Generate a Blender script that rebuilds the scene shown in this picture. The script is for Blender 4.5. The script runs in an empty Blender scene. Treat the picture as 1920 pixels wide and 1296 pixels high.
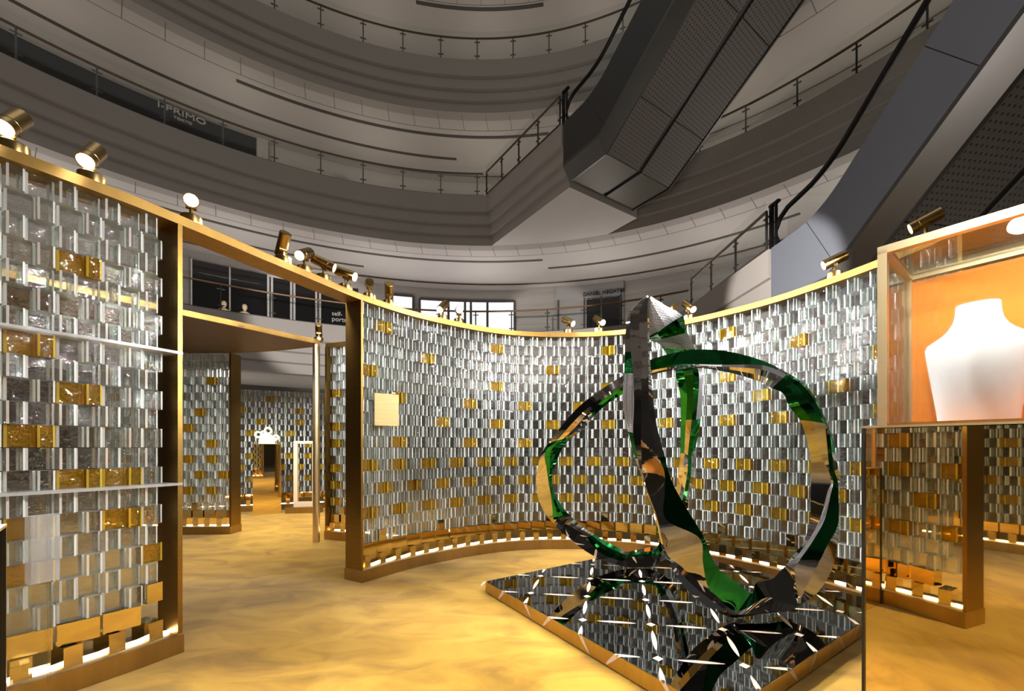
import bpy, bmesh, math, random
from mathutils import Vector, Matrix
rnd = random.Random(7)
PI = math.pi
col = bpy.context.scene.collection
F, CX, CY, CH = 780.0, 1020.0, 839.0, 1.3      # focal length in px, principal point, camera height


def at(x, y, Y):                                # photo position + distance -> place in the hall
    return Vector(((x - CX) * Y / F, Y, CH - (y - CY) * Y / F))


# ------------------------------------------------------------------ materials
def mat(name):
    m = bpy.data.materials.new(name); m.use_nodes = True
    nt = m.node_tree; nt.nodes.clear()
    out = nt.nodes.new('ShaderNodeOutputMaterial')
    return m, nt, out


def lk(nt, a, b): nt.links.new(a, b)


def noise(nt, scale, detail=3, rough=.55, dist=0.0, coord='Object', stretch=None):
    tc = nt.nodes.new('ShaderNodeTexCoord'); n = nt.nodes.new('ShaderNodeTexNoise')
    n.inputs['Scale'].default_value = scale; n.inputs['Detail'].default_value = detail
    n.inputs['Roughness'].default_value = rough; n.inputs['Distortion'].default_value = dist
    if stretch:
        mp = nt.nodes.new('ShaderNodeMapping'); mp.inputs['Scale'].default_value = stretch
        lk(nt, tc.outputs[coord], mp.inputs[0]); lk(nt, mp.outputs[0], n.inputs['Vector'])
    else:
        lk(nt, tc.outputs[coord], n.inputs['Vector'])
    return n


def ramp(nt, src, stops):
    r = nt.nodes.new('ShaderNodeValToRGB'); e = r.color_ramp.elements
    while len(e) < len(stops): e.new(.5)
    for el, (p, c) in zip(e, stops):
        el.position = p; el.color = (*c, 1)
    lk(nt, src, r.inputs[0]); return r


def bump(nt, src, strength, distance=.01):
    b = nt.nodes.new('ShaderNodeBump'); b.inputs['Strength'].default_value = strength
    b.inputs['Distance'].default_value = distance; lk(nt, src, b.inputs['Height']); return b


def principled(name, color, rough=.5, metal=0.0, nz=None, bmp=None, vary=0.0, stretch=None, spec=.5):
    m, nt, out = mat(name)
    p = nt.nodes.new('ShaderNodeBsdfPrincipled')
    p.inputs['Base Color'].default_value = (*color, 1); p.inputs['Roughness'].default_value = rough
    p.inputs['Metallic'].default_value = metal; p.inputs['Specular IOR Level'].default_value = spec
    if nz:
        n = noise(nt, nz, stretch=stretch)
        if vary:
            r = ramp(nt, n.outputs['Fac'], [(.3, tuple(c * (1 - vary) for c in color)), (.7, tuple(min(1, c * (1 + vary)) for c in color))])
            lk(nt, r.outputs[0], p.inputs['Base Color'])
        if bmp:
            b = bump(nt, n.outputs['Fac'], bmp); lk(nt, b.outputs[0], p.inputs['Normal'])
    lk(nt, p.outputs[0], out.inputs[0]); return m


def emission(name, color, strength):
    m, nt, out = mat(name); e = nt.nodes.new('ShaderNodeEmission')
    e.inputs[0].default_value = (*color, 1); e.inputs[1].default_value = strength
    lk(nt, e.outputs[0], out.inputs[0]); return m


def clear_glass(name, tint, glassy, ior, nz, bstr, rough=0.0, gloss=.06, fres=.8, body=None):
    """solid glass: part of the light passes straight, part is bent by the wavy cast faces, plus a gloss"""
    m, nt, out = mat(name)
    t = nt.nodes.new('ShaderNodeBsdfTransparent'); t.inputs[0].default_value = (*tint, 1)
    g = nt.nodes.new('ShaderNodeBsdfGlass'); g.inputs['Color'].default_value = (*tint, 1)
    g.inputs['Roughness'].default_value = rough; g.inputs['IOR'].default_value = ior
    mx = nt.nodes.new('ShaderNodeMixShader'); mx.inputs[0].default_value = glassy
    lk(nt, t.outputs[0], mx.inputs[1]); lk(nt, g.outputs[0], mx.inputs[2])
    if body:
        d = nt.nodes.new('ShaderNodeBsdfDiffuse'); d.inputs[0].default_value = (*body[0], 1)
        tl = nt.nodes.new('ShaderNodeBsdfTranslucent'); tl.inputs[0].default_value = (*body[0], 1)
        ad = nt.nodes.new('ShaderNodeMixShader'); ad.inputs[0].default_value = .5; lk(nt, d.outputs[0], ad.inputs[1]); lk(nt, tl.outputs[0], ad.inputs[2])
        m3 = nt.nodes.new('ShaderNodeMixShader'); m3.inputs[0].default_value = body[1]
        lk(nt, mx.outputs[0], m3.inputs[1]); lk(nt, ad.outputs[0], m3.inputs[2]); mx = m3
    gl = nt.nodes.new('ShaderNodeBsdfGlossy'); gl.inputs['Roughness'].default_value = .04
    lw = nt.nodes.new('ShaderNodeFresnel'); lw.inputs[0].default_value = 1.45
    mu = nt.nodes.new('ShaderNodeMath'); mu.operation = 'MULTIPLY_ADD'; mu.inputs[1].default_value = fres; mu.inputs[2].default_value = gloss - .04 * fres
    lk(nt, lw.outputs[0], mu.inputs[0])
    mx2 = nt.nodes.new('ShaderNodeMixShader'); lk(nt, mu.outputs[0], mx2.inputs[0])
    lk(nt, mx.outputs[0], mx2.inputs[1]); lk(nt, gl.outputs[0], mx2.inputs[2]); last = mx2
    if nz:
        n = noise(nt, nz, 2, .5, .6)
        b = bump(nt, n.outputs['Fac'], bstr, .02)
        lk(nt, b.outputs[0], g.inputs['Normal']); lk(nt, b.outputs[0], gl.inputs['Normal'])
    lk(nt, last.outputs[0], out.inputs[0]); return m


def frosted(name, color, clear=.3):
    m, nt, out = mat(name)
    d = nt.nodes.new('ShaderNodeBsdfDiffuse'); d.inputs[0].default_value = (*color, 1)
    tl = nt.nodes.new('ShaderNodeBsdfTranslucent'); tl.inputs[0].default_value = (*color, 1)
    a = nt.nodes.new('ShaderNodeMixShader'); a.inputs[0].default_value = .22
    lk(nt, d.outputs[0], a.inputs[1]); lk(nt, tl.outputs[0], a.inputs[2])
    t = nt.nodes.new('ShaderNodeBsdfTransparent'); t.inputs[0].default_value = (*[min(1, c * 1.05) for c in color], 1)
    b = nt.nodes.new('ShaderNodeMixShader'); b.inputs[0].default_value = clear
    lk(nt, a.outputs[0], b.inputs[1]); lk(nt, t.outputs[0], b.inputs[2])
    g = nt.nodes.new('ShaderNodeBsdfGlossy'); g.inputs['Roughness'].default_value = .15
    c = nt.nodes.new('ShaderNodeMixShader'); c.inputs[0].default_value = .12
    lk(nt, b.outputs[0], c.inputs[1]); lk(nt, g.outputs[0], c.inputs[2])
    lk(nt, c.outputs[0], out.inputs[0]); return m


def carpet():
    m, nt, out = mat('gold_carpet')
    p = nt.nodes.new('ShaderNodeBsdfPrincipled'); p.inputs['Roughness'].default_value = .95
    p.inputs['Specular IOR Level'].default_value = .1; p.inputs['Sheen Weight'].default_value = .25
    n = noise(nt, 1.9, 5, .6, .9, stretch=(1, 1.9, 1)); n2 = noise(nt, 160, 2, .6)
    r = ramp(nt, n.outputs['Fac'], [(.3, (.26, .132, .008)), (.47, (.39, .208, .014)), (.62, (.48, .275, .026))])
    lk(nt, r.outputs[0], p.inputs['Base Color'])
    b = bump(nt, n2.outputs['Fac'], .35, .01); lk(nt, b.outputs[0], p.inputs['Normal'])
    lk(nt, p.outputs[0], out.inputs[0]); return m


def scale_pattern(name, color, size):
    """embossed fish scale sheet metal; pattern from the sheet's own UV (metres)"""
    m, nt, out = mat(name)
    p = nt.nodes.new('ShaderNodeBsdfPrincipled'); p.inputs['Base Color'].default_value = (*color, 1)
    p.inputs['Metallic'].default_value = .85; p.inputs['Roughness'].default_value = .38
    uv = nt.nodes.new('ShaderNodeTexCoord'); v = nt.nodes.new('ShaderNodeTexVoronoi')
    v.feature = 'DISTANCE_TO_EDGE'; v.inputs['Scale'].default_value = 1 / size; v.inputs['Randomness'].default_value = .12
    lk(nt, uv.outputs['Object'], v.inputs['Vector'])
    r = ramp(nt, v.outputs['Distance'], [(0, (.12, .12, .13)), (.09, color), (.3, color)])
    lk(nt, r.outputs[0], p.inputs['Base Color'])
    b = bump(nt, v.outputs['Distance'], .7, .006); lk(nt, b.outputs[0], p.inputs['Normal'])
    lk(nt, p.outputs[0], out.inputs[0]); return m


def perforated(name, color, pitch, rough=.55):
    m, nt, out = mat(name)
    p = nt.nodes.new('ShaderNodeBsdfPrincipled'); p.inputs['Roughness'].default_value = rough; p.inputs['Metallic'].default_value = .3
    uv = nt.nodes.new('ShaderNodeTexCoord')
    s = nt.nodes.new('ShaderNodeVectorMath'); s.operation = 'SCALE'; s.inputs['Scale'].default_value = 1 / pitch
    f = nt.nodes.new('ShaderNodeVectorMath'); f.operation = 'FRACTION'
    d = nt.nodes.new('ShaderNodeVectorMath'); d.operation = 'DISTANCE'; d.inputs[1].default_value = (.5, .5, 0)
    lk(nt, uv.outputs['UV'], s.inputs[0]); lk(nt, s.outputs[0], f.inputs[0]); lk(nt, f.outputs[0], d.inputs[0])
    r = ramp(nt, d.outputs['Value'], [(.17, tuple(c * .28 for c in color)), (.23, color)])
    lk(nt, r.outputs[0], p.inputs['Base Color']); lk(nt, p.outputs[0], out.inputs[0]); return m


def stone():
    m, nt, out = mat('banded_stone')
    p = nt.nodes.new('ShaderNodeBsdfPrincipled'); p.inputs['Roughness'].default_value = .6
    n = noise(nt, 1.0, 4, .6, .3, stretch=(.12, .12, 2.2))
    r = ramp(nt, n.outputs['Fac'], [(.3, (.26, .235, .215)), (.7, (.36, .335, .31))])
    lk(nt, r.outputs[0], p.inputs['Base Color']); lk(nt, p.outputs[0], out.inputs[0]); return m


M = {
    'carpet': carpet(),
    'gold': principled('brushed_gold', (.31, .188, .05), .36, 1, 3.0, .04, .10, stretch=(1, 1, 40)),
    'gold_beam': principled('satin_gold', (.35, .215, .062), .5, 1, 2.0, .03, .08, stretch=(8, 8, 1)),
    'bronze': principled('bronze_plinth', (.42, .29, .125), .33, 1, 2.0, .03, .10, stretch=(6, 6, 1)),
    'brown': principled('brown_bronze_soffit', (.15, .092, .058), .5, .5, 2.0, .03, .12, stretch=(6, 1, 1)),
    'lamp': principled('lamp_gold', (.46, .315, .12), .28, 1),
    'lampdark': principled('lamp_reflector', (.25, .2, .13), .2, 1),
    'clear': clear_glass('cast_glass', (.975, .99, .982), .32, 1.40, 26, .5, gloss=.07, fres=.9),
    'rim': frosted('glass_rim', (.92, .96, .94), .55), 'side': frosted('glass_side', (.90, .95, .93), .74),
    'edge': frosted('glass_edge', (.95, .97, .96), .06),
    'amber': clear_glass('amber_glass', (.84, .56, .05), .50, 1.38, 26, .6, gloss=.16, body=((.82, .52, .015), .24)),
    'amberedge': frosted('amber_edge', (.90, .66, .08), .2),
    'goldmirror': principled('gold_mirror_brick', (1, .80, .40), .05, 1, 9, .02),
    'mirror': principled('gold_tinted_mirror', (.93, .74, .40), .015, 1),
    'led': emission('led_strip', (1, .80, .56), 26),
    'lens': emission('lamp_lens', (1, .95, .86), 26),
    'lensbright': emission('lamp_lens_bright', (1, .98, .94), 90),
    'acrylicedge': frosted('acrylic_edge', (.93, .95, .97), .5),
    'acrylic': clear_glass('acrylic', (.97, .985, .985), .08, 1.2, 0, 0, gloss=.05, fres=.6),
    'chrome': principled('mirror_steel', (.92, .91, .90), .02, 1, 6.0, .09),
    'green': principled('green_mirror_steel', (.028, .27, .075), .05, 1, 7.0, .12),
    'scale': scale_pattern('scale_steel', (.30, .30, .325), .014),
    'blackmirror': principled('black_mirror', (.20, .20, .205), .015, 1),
    'rose': principled('rose_gold_inlay', (.76, .56, .42), .5, .2),
    'orange': principled('orange_fabric', (.73, .24, .018), .75, 0, 60, .1, .06),
    'brass': principled('pale_brass', (.78, .62, .36), .34, 1),
    'black': principled('black_trim', (.012, .011, .010), .35),
    'white': principled('white_leatherette', (.83, .82, .83), .6),
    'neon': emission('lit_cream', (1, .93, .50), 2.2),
    'cream': principled('cream_panel', (.70, .54, .36), .45),
    'plaster': principled('mall_plaster', (.42, .385, .35), .8, 0, .4, .0, .04),
    'soffit': principled('mall_soffit', (.60, .56, .52), .8, 0, .5, .0, .03),
    'slot': principled('dark_slot', (.10, .09, .08), .7),
    'joint': principled('panel_joint', (.16, .145, .13), .8),
    'stone': stone(),
    'wallground': principled('dimmed_ground_wall', (.06, .054, .048), .6),  # dimness of the hallway behind the screens is put into this colour
    'mallfloor': principled('mall_floor', (.34, .32, .30), .35),
    'rail': principled('bronze_handrail', (.23, .13, .075), .3, .6),
    'post': principled('dark_steel_post', (.10, .092, .085), .4, .7),
    'pane': clear_glass('balustrade_glass', (.965, .98, .97), .0, 1.1, 0, 0, gloss=.012, fres=.10),
    'esc': principled('escalator_cladding', (.075, .074, .072), .38, .5),
    'escblue': principled('escalator_cladding_blue', (.21, .225, .265), .5, .25),
    'esclip': principled('escalator_trim', (.14, .135, .13), .33, .6),
    'escperf': perforated('perforated_panel', (.21, .192, .172), .11),
    'escplain': principled('escalator_end_panel', (.15, .14, .115), .45, .4),
    'rubber': principled('black_rubber', (.006, .006, .006), .35),
    'shopdark': principled('dark_shop_glass', (.012, .012, .013), .08, 0),
    'shopblack': principled('black_shopfront', (.008, .008, .009), .35, 0),
    'frame': principled('white_frame', (.55, .53, .51), .5),
    'lit': emission('lit_window', (.95, .92, 1.0), 1.15),
    'sign': principled('sign_letters', (.62, .58, .55), .5),
    'signdim': principled('sign_letters_dim', (.62, .58, .54), .5),
    'signdark': principled('sign_letters_dark', (.02, .02, .02), .5),
    'greyshop': principled('grey_shopfront', (.27, .255, .245), .5),
    'platformside': principled('platform_brass', (.62, .43, .16), .33, 1, 2.0, .03, .08, stretch=(8, 8, 1)),
    'plaque': principled('plaque_brass', (.34, .27, .13), .55, .9, 3.0, .05, .12, stretch=(1, 1, 30)),
    'acryliclit': frosted('acrylic_white_reflection', (.93, .95, .97), .78),  # milky white stands in for a bright reflection on clear acrylic
}
for m_ in ('orange',):
    pass

# ------------------------------------------------------------------ mesh building


class MB:
    def __init__(s): s.v = []; s.f = []; s.mi = []; s.uv = {}

    def add(s, vs, fs, mi=0):
        o = len(s.v); s.v += [Vector(v) for v in vs]
        for k, f in enumerate(fs):
            s.f.append(tuple(i + o for i in f)); s.mi.append(mi[k] if isinstance(mi, (list, tuple)) else mi)
        return s

    def box(s, c, dims, rz=0.0, mi=0, R=None):
        x, y, z = (d / 2 for d in dims)
        if R is None: R = Matrix.Rotation(rz, 3, 'Z')
        vs = [R @ Vector(p) + Vector(c) for p in ((-x, -y, -z), (x, -y, -z), (x, y, -z), (-x, y, -z), (-x, -y, z), (x, -y, z), (x, y, z), (-x, y, z))]
        return s.add(vs, [(0, 3, 2, 1), (4, 5, 6, 7), (0, 1, 5, 4), (1, 2, 6, 5), (2, 3, 7, 6), (3, 0, 4, 7)], mi)

    def prism(s, poly, z0, z1, mi=0):                      # poly: list of (x, y) ccw
        n = len(poly)
        vs = [(x, y, z0) for x, y in poly] + [(x, y, z1) for x, y in poly]
        fs = [tuple(range(n - 1, -1, -1)), tuple(range(n, 2 * n))] + [(i, (i + 1) % n, n + (i + 1) % n, n + i) for i in range(n)]
        return s.add(vs, fs, mi)

    def tube(s, pts, r, n=8, mi=0, cap=True):
        rings = []
        for i, p in enumerate(pts):
            a = pts[max(i - 1, 0)]; b = pts[min(i + 1, len(pts) - 1)]
            t = (Vector(b) - Vector(a)).normalized()
            u = t.cross(Vector((0, 0, 1)))
            if u.length < 1e-3: u = t.cross(Vector((1, 0, 0)))
            u.normalize(); w = u.cross(t)
            rr = r[i] if isinstance(r, (list, tuple)) else r
            rings.append([Vector(p) + rr * (math.cos(k * 2 * PI / n) * u + math.sin(k * 2 * PI / n) * w) for k in range(n)])
        vs = [v for q in rings for v in q]
        fs = [(i * n + k, i * n + (k + 1) % n, (i + 1) * n + (k + 1) % n, (i + 1) * n + k) for i in range(len(rings) - 1) for k in range(n)]
        if cap: fs += [tuple(range(n - 1, -1, -1)), tuple((len(rings) - 1) * n + k for k in range(n))]
        return s.add(vs, fs, mi)

    def lathe(s, prof, n=24, M4=None, mi=0):               # prof: (r, z) along local z
        M4 = M4 or Matrix.Identity(4); vs = []; fs = []
        for r, z in prof:
            vs += [M4 @ Vector((r * math.cos(k * 2 * PI / n), r * math.sin(k * 2 * PI / n), z)) for k in range(n)]
        for i in range(len(prof) - 1):
            fs += [(i * n + k, i * n + (k + 1) % n, (i + 1) * n + (k + 1) % n, (i + 1) * n + k) for k in range(n)]
        fs += [tuple(range(n - 1, -1, -1)), tuple((len(prof) - 1) * n + k for k in range(n))]
        return s.add(vs, fs, mi)

    def sweep(s, rows, closed_profile=True, caps=True, mi=0):   # rows: list of lists of points
        n = len(rows[0]); vs = [v for r in rows for v in r]; fs = []
        for i in range(len(rows) - 1):
            for k in range(n if closed_profile else n - 1):
                fs.append((i * n + k, i * n + (k + 1) % n, (i + 1) * n + (k + 1) % n, (i + 1) * n + k))
        if caps and closed_profile: fs += [tuple(range(n - 1, -1, -1)), tuple((len(rows) - 1) * n + k for k in range(n))]
        return s.add(vs, fs, mi)

    def build(s, name, mats, parent=None, origin=None, smooth=False, recalc=True, bevel=0):
        if not isinstance(mats, (list, tuple)): mats = [mats]
        off = Vector(origin) if origin is not None else Vector((0, 0, 0))
        me = bpy.data.meshes.new(name)
        me.from_pydata([tuple(v - off) for v in s.v], [], s.f)
        for m in mats: me.materials.append(M[m])
        for p, k in zip(me.polygons, s.mi): p.material_index = k; p.use_smooth = smooth
        if recalc:
            bm = bmesh.new(); bm.from_mesh(me); bmesh.ops.recalc_face_normals(bm, faces=bm.faces[:]); bm.to_mesh(me); bm.free()
        o = bpy.data.objects.new(name, me); col.objects.link(o)
        if parent is not None: o.parent = parent
        elif origin is not None: o.location = off
        if smooth:
            try:
                me.set_sharp_from_angle(angle=math.radians(38))
            except Exception:
                pass
        if bevel:
            b = o.modifiers.new('edge', 'BEVEL'); b.width = bevel; b.segments = 2; b.limit_method = 'ANGLE'
        return o


def tag(o, label=None, cat=None, group=None, kind=None):
    if label: o['label'] = label
    if cat: o['category'] = cat
    if group: o['group'] = group
    if kind: o['kind'] = kind
    return o


def thing(name, label, cat, loc=(0, 0, 0), rz=0.0, group=None):
    o = bpy.data.objects.new(name, None); col.objects.link(o)
    o.location = loc; o.rotation_euler = (0, 0, rz); o.empty_display_size = .1
    return tag(o, label, cat, group)


def copy_tree(o, parent=None):
    c = o.copy(); col.objects.link(c)
    if parent is not None: c.parent = parent
    for ch in list(o.children): copy_tree(ch, c)
    return c


# ------------------------------------------------------------------ paths on the floor plan
class Path:
    """front (room side) edge of a screen; side=+1: outside lies to the left of the direction of travel"""
    def __init__(s, pts, side=1, smooth=2, step=.06):
        p = [Vector((x, y)) for x, y in pts]
        for _ in range(smooth):
            q = [p[0]]
            for a, b in zip(p, p[1:]): q += [a * .75 + b * .25, a * .25 + b * .75]
            p = q + [p[-1]]
        d = [0.0]
        for a, b in zip(p, p[1:]): d.append(d[-1] + (b - a).length)
        s.p, s.d, s.side, s.L = p, d, side, d[-1]

    def pos(s, t):
        t = min(max(t, 0), s.L)
        for i in range(len(s.d) - 1):
            if t <= s.d[i + 1] or i == len(s.d) - 2:
                w = (t - s.d[i]) / max(1e-9, s.d[i + 1] - s.d[i]); return s.p[i].lerp(s.p[i + 1], w)

    def tan(s, t, e=.12): return (s.pos(t + e) - s.pos(t - e)).normalized()

    def out(s, t):
        a = s.tan(t); return Vector((-a.y, a.x)) * s.side

    def off(s, t, o):
        q = s.pos(t) + s.out(t) * o; return q

    def ang(s, t):
        a = s.tan(t); return math.atan2(a.y, a.x)

    def at_px(s, px, lo=0.0, hi=None):
        best = None; n = 600; hi = s.L if hi is None else hi
        for i in range(n + 1):
            t = lo + (hi - lo) * i / n; q = s.off(t, .058)
            if q.y < .2: continue
            e = abs(CX + F * q.x / q.y - px)
            if best is None or e < best[0]: best = (e, t)
        return best[1]

    def strip(s, mb, t0, t1, prof, mi=0, step=.08):
        n = max(2, int((t1 - t0) / step) + 1); rows = []
        for i in range(n + 1):
            t = t0 + (t1 - t0) * i / n; q, o = s.pos(t), s.out(t)
            rows.append([Vector((q.x + o.x * a, q.y + o.y * a, z)) for a, z in prof])
        mb.sweep(rows, mi=mi)


ZT, ZB, ZP = 2.775, 2.717, .116                 # header top and underside, plinth top
NC = 22; HC = (ZB - ZP) / NC                    # courses
PD = .175                                        # one stretcher plus one header brick


def brick(mb, c, w, d, h, rz, chamfer=.012, mi=(0, 1)):
    x, y, z = w / 2, d / 2, h / 2; ch = min(chamfer, x * .45, y * .45)
    R = Matrix.Rotation(rz, 3, 'Z')
    cd = ch * .55
    o = [(-x + ch, -y), (x - ch, -y), (x, -y + cd), (x, y - cd), (x - ch, y), (-x + ch, y), (-x, y - cd), (-x, -y + cd)]
    vs = [R @ Vector((a, b, -z)) + Vector(c) for a, b in o] + [R @ Vector((a, b, z)) + Vector(c) for a, b in o]
    fs = [tuple(range(7, -1, -1)), tuple(range(8, 16))] + [(i, (i + 1) % 8, 8 + (i + 1) % 8, 8 + i) for i in range(8)]
    f, e = mi
    mb.add(vs, fs, [2, 2, f, e, 3, e, f, e, 3, e])


def plain_brick(mb, c, w, d, h, rz): mb.box(c, (w, d, h), rz)


def is_gold(k, i):
    if k in (4, 6, 8): return i % 2 == (k // 2) % 2
    if k in (10, 12): return i % 4 == (k // 2) % 2 * 2
    if k in (14,): return i % 4 == 1
    if k in (16, 18): return i % 6 == (k // 2) % 2 * 3 + 1
    if k == 20: return i % 8 == 4
    return False


def screen(label, path, t0, t1, posts=(True, True), ncourse=NC, header=False, cap=100, phase=0.0, led=True, group=None, gold=is_gold):
    mid = path.pos((t0 + t1) / 2)
    root = thing('glass_brick_screen', label, 'partition screen', (mid.x, mid.y, 0), group=group)
    org = (mid.x, mid.y, 0)
    a = MB(); path.strip(a, t0, t1, [(-.025, 0), (.235, 0), (.235, ZP), (-.025, ZP)]); a.build('plinth', 'bronze', root, org)
    a = MB(); path.strip(a, t0 + .03, t1 - .03, [(.075, ZP), (.125, ZP), (.125, ZP + .006), (.075, ZP + .006)])
    tag(a.build('light_strip', 'led', root, org), 'glowing warm white light strip')
    ztop = ZP + ncourse * HC
    for use, t in ((posts[0], t0), (posts[1], t1)):
        if use:
            s_ = .0125 if t == t0 else -.0125
            q = path.off(t + s_, .105); a = MB(); a.box((q.x, q.y, (ZP + ztop) / 2), (.025, .225, ztop - ZP), path.ang(t)); a.build('post', 'gold', root, org)
    if header:
        a = MB(); path.strip(a, t0, t1, [(0, ZB), (.21, ZB), (.21, ZT), (0, ZT)]); a.build('top_beam', 'gold_beam', root, org)
    lo, hi = t0 + (.045 if posts[0] else .0), t1 - (.045 if posts[1] else .0)
    clear, base = MB(), MB(); golds = []
    for k in range(ncourse):
        z = ZP + (k + .5) * HC; h = HC - .004
        n = int((hi - lo) / PD) + 2
        for i in range(n):
            c0 = lo + (i + phase) * PD; c = c0 + (.5 * PD if k == 1 else .25 * PD)
            if k == 0:
                if not (lo + .04 < c < hi - .04): continue
                q = path.off(c, .10 + rnd.uniform(-.012, .012)); plain_brick(base, (q.x, q.y, z), .074, .15, h, path.ang(c) + path.side * .16); continue
            if k == 1:
                if not (lo + .08 < c < hi - .08): continue
                q = path.off(c, .085); plain_brick(base, (q.x, q.y, z), .158, .085, h, path.ang(c) - path.side * .12); continue
            if k == 2 and i % 4 == 1 and lo + .05 < c < hi - .05:
                q = path.off(c, .07); plain_brick(base, (q.x, q.y, z), .078, .10, h, path.ang(c) + path.side * .1)
            g = gold(k, i); rot = 0.0 if k % 2 == 0 else path.side * .13
            mb = MB() if g else clear; m_ = (0, 1); any_ = False
            cw, cn_ = (c0 + .0565, c0 + .140) if k % 2 == 0 else (c0 + .1185, c0 + .035)
            if lo + .04 < cw < hi - .04 and not (k == 2 and i % 4 == 1):
                q = path.off(cw, .105 + rnd.uniform(-.004, .004)); brick(mb, (q.x, q.y, z), .103, .070, h, path.ang(cw) + rot, .0105, m_); any_ = True
            if lo + .03 < cn_ < hi - .03:
                q = path.off(cn_, .085 + rnd.uniform(-.004, .004)); brick(mb, (q.x, q.y, z), .061, .100, h, path.ang(cn_) + rot * .8, .0085, m_); any_ = True
            if g and any_: golds.append((q.length, mb))
    if clear.f: clear.build('clear_glass_brick_lattice', ['clear', 'edge', 'rim', 'side'], root, org)
    if base.f: tag(base.build('gold_mirror_brick_footing', 'goldmirror', root, org), 'mirror polished gold bricks along the foot')
    golds.sort(key=lambda g: g[0]); rest = MB()
    for n, (_, mb) in enumerate(golds):
        if n < cap: tag(mb.build('amber_glass_brick', ['amber', 'amberedge', 'amber', 'amber'], root, org), 'amber gold glass brick')
        else: rest.add(mb.v, mb.f, mb.mi)
    if rest.f: tag(rest.build('amber_glass_brick_field', ['amber', 'amberedge', 'amber', 'amber'], root, org), kind='stuff')
    return root, org


# ------------------------------------------------------------------ floor
a = MB(); a.box((-1.5, 3.6, -.02), (16, 17, .04)); tag(a.build('floor', 'carpet'), kind='structure')
a = MB(); a.prism([(-3 + 26 * math.cos(k * PI / 32), 3.45 + 26 * math.sin(k * PI / 32)) for k in range(64)], -.1, -.042); tag(a.build('floor_hall', 'mallfloor'), kind='structure')

# ------------------------------------------------------------------ the round room: header, screens
A_pts = [(-2.85, 1.70), (-2.644, 2.022), (-2.411, 2.414), (-2.306, 2.657), (-2.195, 2.927), (-2.107, 3.161), (-2.016, 3.374), (-1.885, 3.70), (-1.78, 3.96)]
B_pts = [(-1.657, 4.16), (-1.428, 4.50), (-1.095, 4.82), (-.78, 5.06), (-.49, 5.22), (-.145, 5.32), (.369, 5.34), (.78, 5.29), (1.18, 5.13), (1.60, 4.82), (1.93, 4.50), (2.25, 4.10), (2.47, 3.65), (2.63, 3.26), (2.72, 2.90), (2.74, 2.72)]
AB = Path(A_pts + B_pts, 1)


def t_near(path, x, y):
    return min((i * path.L / 2000 for i in range(2001)), key=lambda t: (path.pos(t) - Vector((x, y))).length)


tA1 = min((i * 3.0 / 3000 for i in range(3000)), key=lambda t: abs(CX + F * AB.pos(t).x / AB.pos(t).y - 341)); tB0 = t_near(AB, -1.76, 3.99)
hd = thing('header_beam', 'long curved gold header beam running over both screens and the doorway', 'beam', (-1.8, 3.9, 0))
a = MB(); AB.strip(a, 0, AB.L, [(0, ZB), (.21, ZB), (.21, ZT), (0, ZT)]); a.build('beam', 'gold_beam', hd, (-1.8, 3.9, 0))
def gold_at(path, t0, t1, marks, kmax):
    """amber bricks at the spots the photo shows them; the dense lower courses follow their regular rhythm"""
    got = set()
    for px, py in marks:
        t = path.at_px(px, t0, t1); q = path.off(t, .06); z = CH - (py - CY) * q.y / F
        got.add((int((z - ZP) / HC), int((t - t0 - .045) / PD)))
    return lambda k, i: (k, i) in got or (k <= kmax and is_gold(k, i))


gA = gold_at(AB, 0, tA1, [(186, 505), (20, 640), (190, 740), (20, 815), (110, 890), (265, 888), (200, 975), (40, 985), (268, 1040), (80, 1065)], 0)
gB = gold_at(AB, tB0, AB.L, [(733, 610), (815, 672), (922, 650), (1027, 692), (1133, 656), (1360, 624), (1495, 638), (1640, 655), (702, 692), (922, 721), (975, 762), (1130, 722), (1358, 706), (1575, 722), (1425, 742), (760, 748), (868, 757), (817, 790), (923, 795), (1025, 796), (1245, 792), (1133, 795), (1360, 790), (758, 830), (870, 829), (978, 830), (1080, 757), (1640, 770), (1470, 790)], 8)
sA, oA = screen('near glass brick screen at the doorway, with two acrylic shelves and a dark post', AB, 0, tA1, gold=gA)
sB, oB = screen('long curved glass brick screen behind the twisted mirror sculpture', AB, tB0, AB.L, cap=98, gold=gB)
for z in (1.897, 1.068):
    a = MB(); AB.strip(a, .02, tA1 - .004, [(-.02, z - .008), (.16, z - .008), (.16, z + .008), (-.02, z + .008)])
    tag(a.build('acrylic_shelf', 'acrylicedge', sA, oA), 'clear acrylic shelf strip')
# acrylic stand against the near screen
p0, p1 = at(12, 985, 1.97), at(94, 945, 2.11)
st = thing('acrylic_stand', 'clear acrylic stand leaning on the foot of the near glass brick screen', 'stand', (p0.x, p0.y, 0))
d2 = (Vector((p1.x, p1.y)) - Vector((p0.x, p0.y))); an = math.atan2(d2.y, d2.x); md = (p0 + p1) / 2
a = MB(); a.box((md.x, md.y, .56), (d2.length, .012, .80), an); a.build('panel', 'acrylic', st, (p0.x, p0.y, 0))
q = at(80, 1030, 2.06); a = MB(); a.box((q.x, q.y, .80), (.10, .05, .33), an); a.build('block', 'acryliclit', st, (p0.x, p0.y, 0))
q = at(92, 1130, 2.09); a = MB(); a.tube([(q.x, q.y, ZP), (q.x, q.y, 1.0)], .006, 8); a.build('rod', 'acrylic', st, (p0.x, p0.y, 0))
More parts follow.
